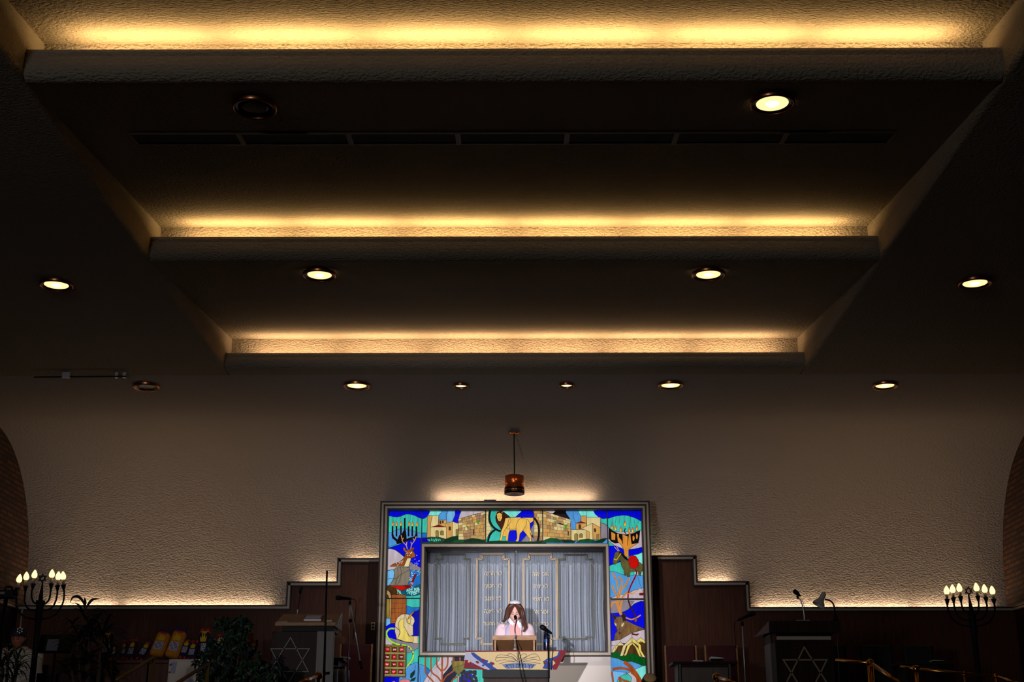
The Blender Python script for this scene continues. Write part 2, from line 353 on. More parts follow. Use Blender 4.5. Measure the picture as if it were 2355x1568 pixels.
# slot vents in the first bay
VENT_D = mat('vent_void', (6, 6, 6), .9); VENT_F = mat('vent_frame', (74, 52, 42), .6)
def slopez(y): t = (y-(LY[1]+.05))/(LY[2]+.24-LY[1]); return CZ+.392*t
y0, y1 = 8.22, 8.42
p0 = -2.56; step = .735
for k in range(7):
    x0 = p0+k*step; x1 = x0+.70; yc = (y0+y1)/2
    t = thing('slot_vent', ((x0+x1)/2, yc, slopez(yc)), ['black slot vent, leftmost of the seven in the front ceiling bay', 'black slot vent, second from left of the seven in the ceiling', 'black slot vent, third from left of the seven in the ceiling', 'black slot vent, middle one of the seven in the ceiling', 'black slot vent, third from right of the seven in the ceiling', 'black slot vent, second from right of the seven in the ceiling', 'black slot vent, rightmost of the seven in the front ceiling bay'][k], 'vent', 'slot vents in the front ceiling bay')
    def q(x, y, d): return (x, y, slopez(y)-d)
    MB().add([q(x0, y0, .004), q(x1, y0, .004), q(x1, y1, .004), q(x0, y1, .004)], [(0, 1, 2, 3)], VENT_D).build('opening', t)
    fb = MB()
    for a, c, d, e in ((x0-.017, x0, y0-.01, y1+.01), (x1, x1+.017, y0-.01, y1+.01), (x0, x1, y0-.012, y0), (x0, x1, y1, y1+.012)):
        fb.prism([q(a, d, .012), q(c, d, .012), q(c, e, .012), q(a, e, .012)], (0, 0, .01), VENT_F)
    fb.build('vent_frame', t)
# thin rod under the rear ceiling
a, c = atz(78, 867, CZ-.05), atz(290, 865, CZ-.05)
t = thing('curtain_rod', (a+c)/2+Vector((0, 0, .05)), 'thin dark metal rod with small brackets under the ceiling at left', 'rod')
MB().tube([a, c], .007, BLACK).build('rod', t)
for px in (152, 268, 286):
    p = atz(px, 866.5, CZ-.05); MB().box(p.x-.04 if px < 200 else p.x-.015, p.x+.04 if px < 200 else p.x+.015, p.y-.012, p.y+.012, p.z-.012, CZ, CHROME).build('bracket', t)
# ------------------------------------------------------------------ ark with stained glass
YG = 16.50; YFR = 16.34
ark = thing('torah_ark', (0, 16.6, STG), 'large wall ark with a stained glass surround framed in cream and dark bands', 'ark')
def rectframe(b, x0, x1, z0, z1, w, ya, yb, m, bottom=True):
    b.box(x0, x0+w, ya, yb, z0, z1, m); b.box(x1-w, x1, ya, yb, z0, z1, m); b.box(x0+w, x1-w, ya, yb, z1-w, z1, m)
    if bottom: b.box(x0+w, x1-w, ya, yb, z0, z0+w, m)
AX = 1.655; ZT = at(1184, 1151, YG).z; ZB = STG+.05
AX0 = -AX*(YFR/16.5); AX1 = AX*(YFR/16.5); ZT = at(1184, 1151.5, YFR).z
b = MB(); o_ = 0
for w_, m_, ya in ((.018, TRIM_D, YFR), (.021, TRIM_L, YFR+.01), (.021, TRIM_D, YFR+.04), (.024, TRIM_L, YFR+.02), (.014, TRIM_D, YFR+.05)):
    rectframe(b, AX0+o_, AX1-o_, ZB+o_, ZT-o_, w_, ya, YG+.12, m_); o_ += w_
b.build('outer_frame', ark)
# box of the ark behind the glass
b = MB(); DK = mat('ark_inside', (30, 30, 36), .9)
b.box(AX0, AX0+.03, YG+.12, 16.75, ZB, ZT-.02, TRIM_D); b.box(AX1-.03, AX1, YG+.12, 16.75, ZB, ZT-.02, TRIM_D)
b.box(AX0, AX1, YG+.12, 16.64, ZT-.04, ZT-.02, TRIM_D); b.box(AX0, AX1, 16.88, 16.9, ZB, 3.6, DK)
b.build('cabinet_box', ark)
# inner door frame
tl = at(970, 1249, YFR); tr = at(1401, 1249, YFR); bl = at(961, 1508, YFR); br = at(1407, 1509, YFR)
ix0 = (tl.x+bl.x)/2; ix1 = (tr.x+br.x)/2; iz0 = (bl.z+br.z)/2; iz1 = tl.z
b = MB(); o_ = 0
for w_, m_, ya in ((.012, TRIM_D, YFR+.03), (.028, TRIM_L, YFR), (.014, TRIM_D, YFR+.03), (.010, TRIM_D, YFR+.09)):
    rectframe(b, ix0+o_, ix1-o_, iz0+o_, iz1-o_, w_, ya, YG+.14, m_); o_ += w_
b.box(ix0, ix1, YG+.14, 16.88, iz1-.02, iz1, TRIM_D); b.box(ix0, ix0+.02, YG+.14, 16.88, iz0, iz1, TRIM_D); b.box(ix1-.02, ix1, YG+.14, 16.88, iz0, iz1, TRIM_D); b.box(ix0, ix1, YG+.14, 16.88, iz0, iz0+.02, TRIM_L)
b.build('door_frame', ark)
# ---- stained glass
LEAD = mat('lead_came', (20, 18, 20), .6)
_G = {}
def G(rgb, s=1., var=.16, vs=9, st=(2.5, 1, .6)):
    k = (rgb, s, var)
    if k not in _G:
        m = mat('glass_%d_%d_%d_%.2f' % (*rgb, s), rgb, .35, emit=.82*s, var=var, vscale=vs, stretch=st, spec=.3); _G[k] = m
        c = lin(rgb)
        # a dim diffuse body so the flash does not wash the glass out
        m.node_tree.nodes['Principled BSDF'].inputs['Specular IOR Level'].default_value = .04
    return _G[k]
BLU = G((4, 8, 225)); BLD = G((8, 6, 168)); TEAL = G((62, 200, 182), var=.22); MINT = G((130, 236, 224)); SKY = G((84, 158, 226)); SKL = G((120, 190, 240)); MID = G((32, 116, 200))
LIL = G((214, 198, 208), .9); MAU = G((158, 146, 160), .8); SAIL = G((150, 138, 118), .8); RED = G((205, 18, 14)); DRED = G((150, 8, 16), .9); BRN = G((92, 62, 22), .8, var=.5); GRN = G((18, 92, 48), .8, var=.4); DGR = G((6, 62, 34), .8, var=.3)
SAND = G((206, 168, 104), .9, var=.25); SANDL = G((236, 214, 150), .95); TAN = G((226, 170, 92), .9); LION = G((248, 196, 92), 1.); MANE = G((74, 34, 22), .8, var=.5); BLK = G((28, 18, 24), .5); OLV = G((138, 132, 62), .8, var=.3)
ORG = G((232, 150, 56), .95); FLR = G((244, 118, 70), 1.); FLY = G((252, 214, 60), 1.); DEER = G((170, 88, 26), .9, var=.35); CRM = G((240, 222, 168), 1.); HORN = G((212, 172, 112), .9); BRK = G((178, 98, 44), .85, var=.3); PUR = G((110, 80, 130), .7)
UNI = G((238, 214, 168), .95); UNY = G((244, 216, 110), 1., var=.25); LIME = G((176, 232, 76), 1.); SPK = G((18, 104, 128), .8, var=.5, vs=25); WOLF = G((138, 100, 62), .85, var=.4, vs=20); WOLFD = G((52, 36, 32), .7); DNK = G((112, 104, 60), .8, var=.4); WH = G((240, 238, 244), 1.); PNK = G((232, 130, 136), .95); MENO = G((186, 84, 28), .9, var=.3); GRAPE = G((36, 34, 66), .7); GLD = G((166, 138, 60), .8, var=.4)
OFFS = {'A': (860, 1140), 'B': (1180, 1140), 'C': (860, 1338), 'D': (1180, 1338)}
KS = 6.818
class Glass:
    def __init__(s): s.b = MB(); s.n = 0
    def pt(s, p, d): o = OFFS[s.c]; q = at(o[0]+p[0]/KS, o[1]+p[1]/KS, YG); return Vector((q.x, YG-d, q.z))
    def P(s, c, m, pts, smooth=False, lead=1.1, close=True):
        s.c = c; s.n += 1; d = .0003*s.n
        p2 = [Vector((x, y, 0)) for x, y in pts]
        if smooth:
            q = p2+[p2[0]]; n = len(p2); out = []
            for i in range(n):
                a, b_, c_, e = p2[i-1], p2[i], p2[(i+1) % n], p2[(i+2) % n]
                for k in range(4):
                    t = k/4; out.append(.5*((2*b_)+(c_-a)*t+(2*a-5*b_+4*c_-e)*t*t+(3*b_-a-3*c_+e)*t**3))
            p2 = out
        W3 = [s.pt(p, d) for p in p2]
        s.b.add(W3, [list(range(len(W3)))], m)
        if lead:
            s.L(c, [(p.x, p.y) for p in p2]+[(p2[0].x, p2[0].y)], lead, d+.00012)
        return s
    def L(s, c, pts, w=1.1, d=None, m=None, smooth=False):
        s.c = c
        if d is None: s.n += 1; d = .0003*s.n
        if smooth: pts = [(p.x, p.y) for p in spl([(x, y, 0) for x, y in pts], 4)]
        w = w*KS/2*.75; vs = []; fs = []
        for i in range(len(pts)-1):
            a = Vector(pts[i]); b_ = Vector(pts[i+1]); t = b_-a
            if t.length < 1e-6: continue
            t = t.normalized(); n = Vector((-t.y, t.x))*w; k = len(vs)
            vs += [s.pt(q, d) for q in (a+n, b_+n, b_-n, a-n)]; fs.append((k, k+1, k+2, k+3))
        s.b.add(vs, fs, m or LEAD); return s
    def dots(s, c, m, cx, cy, rx, ry, n, seed, r0=3, r1=8):
        rnd = random.Random(seed); s.c = c; s.n += 1; d = .0003*s.n; vs = []; fs = []
        for i in range(n):
            a = rnd.random()*2*PI; q = math.sqrt(rnd.random()); x = cx+rx*q*math.cos(a); y = cy+ry*q*math.sin(a); r = rnd.uniform(r0, r1); k = len(vs)
            for j in range(5): vs.append(s.pt((x+r*math.cos(j*1.2566+a), y+r*math.sin(j*1.2566+a)), d))
            fs.append((k, k+1, k+2, k+3, k+4))
        s.b.add(vs, fs, m); return s
    def done(s, name, parent, label): return s.b.build(name, parent, label=label)
def clipband(x0, x1, edge): return edge
# upper left panel
g = Glass()
g.P('A', TEAL, [(160, 180), (760, 180), (752, 1608), (160, 1608)])
g.P('A', BLU, [(150, 180), (756, 180), (756, 362), (700, 340), (640, 310), (560, 288), (500, 288), (420, 320), (350, 335), (280, 322), (150, 295)])
g.P('A', SKY, [(150, 590), (230, 580), (290, 570), (330, 540), (400, 520), (500, 518), (600, 540), (660, 570), (752, 590), (752, 665), (680, 655), (500, 720), (360, 760), (150, 820)])
g.P('A', BLU, [(150, 835), (280, 800), (400, 760), (500, 720), (600, 680), (700, 655), (750, 665), (746, 1130), (690, 1110), (640, 1080), (580, 1040), (480, 960), (400, 890), (330, 845), (260, 826), (150, 835)])
g.P('A', LIL, [(150, 835), (200, 828), (260, 828), (330, 848), (400, 895), (480, 965), (530, 1010), (560, 1115), (430, 1130), (150, 1180)])
g.P('A', MAU, [(550, 1030), (580, 1042), (640, 1080), (745, 1130), (740, 1175), (560, 1170)])
g.P('A', SKL, [(150, 1200), (300, 1152), (322, 1200), (310, 1300), (240, 1408), (150, 1408)])
g.P('A', MID, [(565, 1160), (740, 1172), (736, 1500), (500, 1500)])
g.P('A', BRN, [(150, 1400), (260, 1415), (340, 1450), (390, 1520), (440, 1560), (500, 1608), (150, 1608)])
g.P('A', SPK, [(420, 1500), (480, 1460), (600, 1440), (738, 1390), (738, 1540), (500, 1570)], True)
g.P('A', SAND, [(150, 1460), (200, 1470), (250, 1510), (270, 1570), (270, 1608), (235, 1608), (225, 1560), (150, 1500)])
g.P('A', BRK, [(275, 1550), (500, 1555), (500, 1608), (275, 1608)])
g.dots('A', WH, 640, 1000, 80, 100, 26, 1); g.dots('A', WH, 650, 1200, 80, 60, 26, 2); g.dots('A', MINT, 610, 1490, 110, 60, 70, 3, 4, 12); g.dots('A', WH, 620, 1490, 110, 70, 50, 4); g.dots('A', WH, 385, 1510, 45, 40, 12, 14)
for x in (285, 350, 405, 485, 560, 600, 680): g.L('A', [(x, 200), (x-12, 260), (x+14, 320), (x+4, 395)], .7, smooth=True)
g.done('glass_panel', ark, 'upper left stained glass panel with a branched candelabrum, deer and ship')
def lastobj(n): return [o for o in COL.objects if o.name.startswith(n)][-1]
pan = lastobj('glass_panel')
g2 = Glass(); g2.n = 30
for x, yt in ((292, 478), (354, 476), (424, 474), (484, 350), (543, 480), (602, 478), (666, 482)):
    g2.P('A', BLK, [(x-13, yt), (x+13, yt), (x+13, 640 if x != 484 else 720), (x-13, 640 if x != 484 else 720)], lead=0)
g2.P('A', BLK, [(276, 600), (305, 600), (312, 640), (370, 690), (400, 620), (440, 600), (470, 540), (500, 545), (510, 640), (512, 680), (560, 660), (640, 640), (655, 590), (682, 590), (682, 640), (640, 680), (560, 700), (500, 715), (430, 745), (360, 755), (350, 715), (290, 665)])
for x, yt in ((304, 394), (356, 398), (426, 394), (556, 392), (606, 400), (680, 400)):
    g2.P('A', FLR, [(x, yt), (x+18, yt+40), (x+8, yt+78), (x-14, yt+78), (x-16, yt+45)], lead=.7); g2.P('A', FLY, [(x-4, yt+34), (x+4, yt+60), (x-2, yt+78), (x-12, yt+76), (x-13, yt+52)], lead=0)
g2.done('candelabrum_figure', pan, 'black candelabrum shape with orange flames')
g2 = Glass(); g2.n = 42
g2.P('A', DEER, [(250, 1110), (300, 1070), (380, 1045), (440, 1010), (480, 960), (495, 890), (520, 850), (560, 838), (600, 850), (630, 890), (655, 930), (645, 965), (610, 970), (580, 985), (560, 1010), (545, 1110)])
g2.P('A', DEER, [(460, 800), (500, 830), (500, 862), (480, 880), (462, 850)]); g2.P('A', DEER, [(580, 838), (610, 815), (638, 812), (625, 845), (600, 862)])
g2.P('A', CRM, [(525, 980), (580, 975), (578, 1010), (545, 1112), (470, 1110), (500, 1040)])
for L_ in ([(525, 840), (510, 780), (450, 720), (428, 620)], [(465, 660), (440, 705)], [(510, 775), (518, 725)], [(578, 838), (590, 770), (640, 700), (664, 640)], [(615, 668), (632, 700)], [(595, 775), (580, 725)]):
    g2.L('A', L_, 2.4, m=HORN)
g2.P('A', BLK, [(640, 930), (656, 936), (648, 950)], lead=0); g2.dots('A', WH, 540, 900, 60, 40, 16, 5, 4, 8); g2.dots('A', WH, 430, 1060, 90, 40, 16, 6, 4, 8)
g2.done('deer_figure', pan, 'spotted brown deer with tan antlers')
g2 = Glass(); g2.n = 52
g2.P('A', SAIL, [(330, 1142), (345, 1128), (420, 1120), (555, 1128), (570, 1200), (566, 1300), (530, 1402), (400, 1412), (240, 1408), (300, 1330), (322, 1250), (320, 1180)])
g2.L('A', [(415, 1120), (430, 1220), (400, 1340), (360, 1408)], smooth=True); g2.L('A', [(370, 1128), (380, 1250), (330, 1400)], smooth=True); g2.L('A', [(190, 1335), (240, 1300), (340, 1300), (420, 1240), (560, 1160)], smooth=True)
g2.P('A', RED, [(245, 1412), (480, 1410), (530, 1440), (520, 1462), (420, 1492), (360, 1460)]); g2.P('A', DRED, [(480, 1412), (560, 1402), (600, 1320), (636, 1240), (672, 1228), (630, 1330), (590, 1430), (525, 1462)])
g2.dots('A', WH, 585, 1350, 36, 90, 30, 7, 3, 7)
g2.done('ship_figure', pan, 'ship with a taupe sail and red hull')
# top panels
g = Glass()
g.P('A', MINT, [(752, 180), (1400, 180), (1400, 460), (840, 560), (752, 580)])
g.P('A', TEAL, [(752, 365), (800, 350), (848, 310), (840, 580), (752, 580)])
g.P('A', BLU, [(752, 180), (905, 180), (880, 240), (848, 310), (800, 350), (752, 365)])
g.P('A', SKY, [(1110, 180), (1080, 230), (1020, 300), (1015, 420), (1140, 420), (1130, 300), (1190, 190), (1280, 180)]); g.P('A', SKL, [(1195, 190), (1280, 185), (1272, 300), (1230, 400), (1140, 430), (1135, 330), (1150, 260)])
g.P('A', BLU, [(1270, 180), (1405, 180), (1370, 240), (1330, 330), (1325, 430), (1232, 400), (1275, 300)])
g.P('A', LIL, [(1400, 180), (1760, 180), (1760, 245), (1560, 295), (1330, 362), (1345, 290), (1370, 240)]); g.L('A', [(1540, 200), (1562, 250), (1560, 300)])
g.P('A', MID, [(752, 585), (835, 580), (835, 650), (752, 660)]); g.P('A', BLD, [(752, 655), (820, 660), (870, 690), (890, 728), (752, 730)])
g.P('A', TAN, [(840, 310), (918, 310), (900, 380), (888, 500), (885, 650), (832, 655)]); g.P('A', SANDL, [(918, 310), (1015, 310), (1010, 460), (888, 500), (890, 430)])
g.P('A', TAN, [(1018, 380), (1138, 380), (1138, 500), (1018, 500)]); g.P('A', BRN, [(1032, 392), (1052, 392), (1052, 440), (1032, 440)]); g.P('A', BRN, [(1070, 390), (1090, 390), (1090, 430), (1070, 430)])
g.P('A', TAN, [(1110, 440), (1232, 400), (1230, 640), (1135, 680), (1135, 500)]); g.P('A', SANDL, [(1232, 400), (1322, 440), (1320, 630), (1228, 640)]); g.P('A', GLD, [(1285, 528), (1320, 528), (1320, 625), (1285, 620)]); g.P('A', BRN, [(1175, 485), (1205, 485), (1205, 540), (1175, 540)])
g.P('A', SANDL, [(888, 492), (1135, 492), (1135, 680), (1010, 645), (886, 650)]); g.P('A', DRED, [(900, 492), (1015, 455), (1130, 492)])
g.P('A', GLD, [(970, 640), (968, 555), (990, 538), (1012, 555), (1012, 650)]); g.P('A', GLD, [(1042, 615), (1042, 560), (1066, 542), (1092, 560), (1092, 618)])
g.P('A', GRN, [(830, 655), (900, 645), (1000, 650), (1060, 670), (1090, 735), (890, 735)]); g.dots('A', MINT, 940, 690, 110, 32, 40, 8, 3, 8)
g.P('A', DGR, [(1090, 735), (1110, 685), (1200, 650), (1325, 625), (1325, 680), (1760, 700), (1760, 740), (1090, 740)]); g.P('A', GRN, [(1200, 735), (1290, 690), (1420, 685), (1400, 735)])
def wallbricks(c, m, poly, rows, x0, x1, seed, top, bot):
    g.P(c, m, poly); rnd = random.Random(seed)
    cols = [SAND, SANDL, TAN, G((182, 140, 100), .85)]
    for r in range(rows):
        for seg in range(1):
            x = x0
            while x < x1-6:
                w = rnd.uniform(38, 70)*(1 if r < rows*.55 else 1.6); xe = min(x1, x+w)
                def yy(xx, q): return top(xx)+(bot(xx)-top(xx))*q
                q0 = (r/rows)**1.15; q1 = ((r+1)/rows)**1.15
                if xe-x > 8: g.P(c, rnd.choice(cols), [(x, yy(x, q0)), (xe, yy(xe, q0)), (xe, yy(xe, q1)), (x, yy(x, q1))], lead=.65); g.n -= 1
                x = xe
    g.n += 1
wallbricks('A', SAND, [(1325, 365), (1750, 248), (1750, 690), (1325, 685)], 8, 1325, 1752, 3, lambda x: 365-(x-1325)*.275, lambda x: 688)
g.P('A', G((60, 170, 50)), [(1615, 395), (1655, 385), (1640, 440), (1622, 445)], lead=.5); g.P('A', G((60, 170, 50)), [(1450, 475), (1475, 475), (1470, 525)], lead=.5); g.P('A', BLK, [(1558, 530), (1572, 530), (1570, 615), (1556, 615)], lead=0)
g.P('A', DGR, [(1400, 735), (1440, 690), (1540, 665), (1660, 680), (1752, 705), (1752, 738)])
g.done('glass_panel', ark, 'top stained glass panel with sandy houses and a stone wall, left of the lion'); 
g = Glass()
g.P('A', TEAL, [(1755, 180), (2420, 180), (2420, 760), (1755, 760)])
g.P('B', TEAL, [(60, 180), (462, 180), (462, 760), (60, 760)])
g.P('A', SANDL, [(1755, 245), (1800, 235), (1795, 400), (1850, 520), (1780, 640), (1755, 700)]);
for i in range(6): g.L('A', [(1755, 300+i*62), (1840, 296+i*62)], .7)
g.P('A', LIL, [(1755, 180), (1840, 180), (1800, 240), (1755, 250)])
g.P('A', MINT, [(1880, 180), (2260, 180), (2380, 200), (2240, 330), (2150, 340), (2080, 290), (1900, 230)])
g.P('A', BLU, [(2225, 340), (2300, 260), (2390, 180), (2480, 180), (2500, 300), (2480, 430), (2440, 560), (2360, 680), (2290, 725), (2180, 725), (2140, 600), (2135, 480)], True)
g.P('B', MAU, [(290, 180), (462, 180), (462, 740), (120, 725), (200, 630), (270, 540), (320, 440), (330, 330)])
g.P('B', BLU, [(190, 195), (300, 190), (325, 300), (320, 430), (270, 545), (200, 630), (100, 725), (-80, 725), (-60, 500), (40, 330)])
g.P('B', LIL, [(300, 180), (462, 180), (462, 240), (325, 240)])
wallbricks('B', SAND, [(320, 240), (462, 238), (462, 700), (400, 700)], 8, 330, 462, 12, lambda x: 240, lambda x: 700)
for c_, a_, m_ in (('A', [(1855, 195), (1820, 250), (1808, 340), (1830, 430), (1880, 500), (1950, 545), (1990, 555)], BLK), ('A', [(1900, 535), (1850, 570), (1810, 630), (1790, 700), (1790, 735)], BLK), ('B', [(330, 345), (370, 400), (400, 480), (405, 580), (395, 680), (370, 740)], BLK)):
    g.L(c_, a_, 6.5, m=m_, smooth=True)
g.P('A', DGR, [(1755, 740), (1800, 712), (1960, 705), (2200, 720), (2460, 722), (2700, 700), (2700, 760), (1755, 760)])
g.done('glass_panel', ark, 'top centre stained glass panel with a golden lion'); pan = [o for o in COL.objects if o.name.startswith('glass_panel')][-1]
g2 = Glass(); g2.n = 40
g2.P('A', MANE, [(1930, 265), (1985, 240), (2050, 265), (2120, 330), (2130, 345), (2060, 370), (2055, 430), (2030, 500), (2005, 560), (1975, 500), (1920, 420), (1905, 340)])
g2.P('A', LION, [(2060, 355), (2130, 342), (2330, 345), (2330, 345), (2500, 345), (2500, 400), (2330, 510), (2250, 540), (2130, 545), (2110, 600), (2100, 700), (2060, 710), (2068, 640), (2020, 640), (1998, 710), (1962, 700), (1985, 640), (1995, 560), (2040, 450)], lead=1)
g2.P('A', LION, [(1925, 290), (1965, 262), (2010, 290), (2012, 350), (1985, 400), (1955, 400), (1930, 350)]); g2.P('A', BLK, [(1960, 362), (1982, 362), (1971, 378)], lead=0); g2.L('A', [(1938, 318), (1958, 322)], .8); g2.L('A', [(1985, 322), (2004, 318)], .8); g2.P('A', LION, [(1908, 262), (1930, 256), (1928, 284)]); g2.P('A', LION, [(1995, 258), (2024, 262), (2010, 282)])
g2.P('B', LION, [(-60, 345), (100, 338), (170, 360), (230, 375), (262, 430), (270, 520), (300, 610), (322, 660), (300, 650), (270, 580), (285, 650), (285, 718), (245, 718), (262, 680), (210, 610), (155, 545), (105, 600), (95, 690), (78, 720), (38, 715), (62, 670), (60, 600), (45, 520), (0, 530), (-100, 520)])
g2.L('B', [(150, 345), (80, 390), (48, 470), (50, 540)], smooth=True); g2.L('B', [(205, 385), (210, 450), (155, 545)], smooth=True); g2.P('B', MANE, [(290, 615), (310, 620), (325, 668), (300, 650)], lead=0)
g2.L('A', [(2130, 345), (2150, 400), (2100, 470), (2040, 560), (2020, 640)], smooth=True); g2.L('A', [(2110, 450), (2130, 545)])
g2.done('lion_figure', pan, 'golden lion with a dark brown mane')
g = Glass()
g.P('B', SKY, [(462, 180), (1480, 180), (1480, 760), (462, 760)])
g.P('B', LIL, [(462, 180), (685, 180), (680, 230), (620, 280), (462, 240)]); g.P('B', BLK, [(685, 180), (815, 180), (830, 270), (895, 365), (620, 282), (680, 232)])
g.L('B', [(945, 195), (945, 320), (985, 430)], smooth=True); g.P('B', MINT, [(1020, 180), (1230, 180), (1290, 290), (1370, 350), (1370, 420), (1060, 420), (1065, 315), (1025, 260)]); g.L('B', [(1155, 190), (1150, 315)])
g.P('B', BLU, [(1228, 180), (1480, 180), (1480, 350), (1420, 360), (1350, 340), (1290, 290)])
g.P('B', TEAL, [(1370, 350), (1420, 360), (1480, 350), (1480, 470), (1420, 430), (1375, 425)]); g.P('B', MAU, [(1375, 425), (1420, 432), (1480, 475), (1485, 670), (1370, 690)])
wallbricks('B', SAND, [(470, 240), (900, 372), (908, 700), (470, 740)], 8, 470, 903, 5, lambda x: 240+(x-470)*.31, lambda x: 700)
g.P('B', G((60, 170, 50)), [(645, 400), (672, 398), (660, 445)], lead=.5); g.P('B', G((60, 170, 50)), [(805, 450), (848, 450), (842, 500), (822, 545)], lead=.5); g.P('B', BLK, [(705, 425), (790, 440), (792, 462), (715, 442)], lead=0); g.P('B', BLK, [(858, 555), (870, 555), (870, 628), (858, 625)], lead=0)
g.P('B', TAN, [(1065, 315), (1155, 315), (1150, 430), (1065, 430)]); g.P('B', SANDL, [(1155, 338), (1370, 338), (1370, 520), (1155, 520)]); g.P('B', TAN, [(985, 428), (1150, 428), (1150, 530), (985, 530)]); g.P('B', DRED, [(985, 432), (1065, 402), (1150, 432)]); g.P('B', BRN, [(1030, 450), (1062, 450), (1062, 520), (1030, 520)])
g.P('B', SANDL, [(910, 530), (1145, 530), (1145, 705), (910, 705)]); g.P('B', SANDL, [(1070, 515), (1245, 430), (1250, 690), (1200, 680), (1145, 540)]); g.P('B', TAN, [(1145, 540), (1200, 570), (1200, 680), (1145, 680)]); g.P('B', TAN, [(1248, 432), (1370, 500), (1370, 700), (1250, 680)]); g.P('B', GLD, [(1310, 600), (1345, 600), (1345, 700), (1310, 690)]); g.P('B', BRN, [(1270, 510), (1300, 520), (1300, 570), (1270, 560)])
g.P('B', GLD, [(962, 705), (962, 605), (988, 588), (1015, 605), (1015, 705)]); g.P('B', GLD, [(1040, 655), (1040, 605), (1068, 588), (1092, 605), (1092, 655)])
g.P('B', GRN, [(462, 735), (500, 690), (580, 665), (680, 670), (760, 700), (790, 735)]); g.P('B', DGR, [(745, 688), (900, 690), (985, 715), (960, 738), (790, 738)]); g.P('B', GRN, [(985, 735), (1050, 690), (1180, 675), (1300, 710), (1280, 738)]); g.P('B', DGR, [(1290, 712), (1400, 672), (1480, 668), (1400, 738), (1280, 738)])
g.done('glass_panel', ark, 'top stained glass panel with a stone wall and sandy houses, right of the lion')
# upper right panel
g = Glass()
g.P('B', TEAL, [(1480, 180), (2080, 180), (2090, 1608), (1500, 1608)])
g.P('B', BLU, [(1480, 180), (2060, 180), (2060, 420), (2010, 400), (1920, 350), (1800, 310), (1720, 305), (1600, 320), (1480, 360)])
g.P('B', LIL, [(1485, 480), (1530, 560), (1980, 560), (2060, 490), (2060, 790), (1960, 820), (1830, 840), (1700, 820), (1600, 785), (1490, 700)])
g.P('B', BLU, [(1500, 785), (1620, 785), (1730, 840), (1830, 845), (1960, 820), (2070, 790), (2070, 860), (1960, 910), (1880, 930), (1780, 960), (1700, 1030), (1510, 1095)])
g.P('B', MINT, [(1880, 930), (1960, 915), (2070, 865), (2075, 1250), (1900, 1250)])
g.P('B', SKY, [(1510, 1185), (1600, 1190), (1700, 1230), (1800, 1260), (1900, 1240), (2075, 1250), (2075, 1430), (1880, 1490), (1800, 1540), (1510, 1600)]); 
g.P('B', LIL, [(1510, 1608), (1620, 1570), (1800, 1530), (1900, 1480), (2080, 1430), (2085, 1608)])
for x in (1550, 1600, 1660, 1740, 1830, 1900, 1960): g.L('B', [(x, 200), (x-14, 260), (x+12, 340), (x, 440)], .7, smooth=True)
g.L('B', [(1940, 1240), (1980, 1350), (2040, 1530)], .7)
g.done('glass_panel', ark, 'upper right stained glass panel with a flaming tree and a donkey'); pan = [o for o in COL.objects if o.name.startswith('glass_panel')][-1]
g2 = Glass(); g2.n = 30
g2.P('B', BLK, [(1500, 500), (1560, 550), (1640, 590), (1760, 610), (1880, 590), (1990, 540), (1975, 690), (1960, 735), (1860, 755), (1790, 740), (1700, 730), (1600, 745), (1540, 720), (1500, 670)])
g2.P('B', ORG, [(1535, 560), (1605, 600), (1600, 700), (1540, 690)]); g2.P('B', ORG, [(1870, 640), (1890, 620), (1910, 660), (1895, 715), (1872, 700)]); g2.P('B', ORG, [(1925, 600), (1942, 590), (1960, 630), (1945, 690), (1925, 670)])
g2.P('B', ORG, [(1625, 600), (1660, 585), (1660, 650), (1700, 700), (1720, 760), (1710, 600), (1800, 640), (1790, 780), (1820, 560), (1840, 600), (1850, 700), (1860, 760), (1970, 735), (1880, 790), (1810, 850), (1812, 960), (1745, 960), (1735, 850), (1700, 780), (1640, 720)])
for x, yt in ((1554, 440), (1608, 460), (1690, 480), (1756, 390), (1824, 490), (1876, 490), (1940, 460)):
    g2.P('B', FLR, [(x, yt), (x+20, yt+48), (x+8, yt+92), (x-14, yt+90), (x-18, yt+50)], lead=.7); g2.P('B', FLY, [(x-3, yt+38), (x+8, yt+66), (x, yt+90), (x-12, yt+84), (x-14, yt+60)], lead=0)
g2.L('B', [(1760, 510), (1740, 560), (1770, 600)], 3, m=BLK)
g2.done('tree_figure', pan, 'orange tree shape with a black crown and flames')
g2 = Glass(); g2.n = 44
g2.P('B', DNK, [(1600, 890), (1660, 870), (1700, 900), (1740, 960), (1800, 1000), (1960, 1030), (2030, 1080), (2040, 1150), (2010, 1200), (2000, 1260), (1965, 1240), (1960, 1190), (1880, 1190), (1835, 1200), (1825, 1270), (1790, 1270), (1775, 1230), (1760, 1255), (1740, 1240), (1735, 1170), (1700, 1110), (1680, 1010), (1640, 1040), (1600, 1080), (1560, 1050), (1575, 980)])
g2.P('B', BLK, [(1640, 868), (1690, 880), (1790, 980), (1800, 1020), (1740, 985), (1700, 930)]); g2.P('B', RED, [(1800, 990), (1850, 935), (1920, 945), (1965, 1010), (1970, 1090), (1920, 1140), (1850, 1140), (1820, 1080)])
g2.L('B', [(1575, 990), (1620, 1010), (1690, 905)], 1.6, m=FLY); g2.L('B', [(1620, 790), (1665, 870)], 2, m=HORN); g2.L('B', [(1585, 800), (1650, 872)], 2, m=HORN); g2.P('B', BLK, [(2030, 1080), (2050, 1100), (2025, 1190)], lead=0)
g2.done('donkey_figure', pan, 'grey green donkey with a red pack')
g2 = Glass(); g2.n = 54
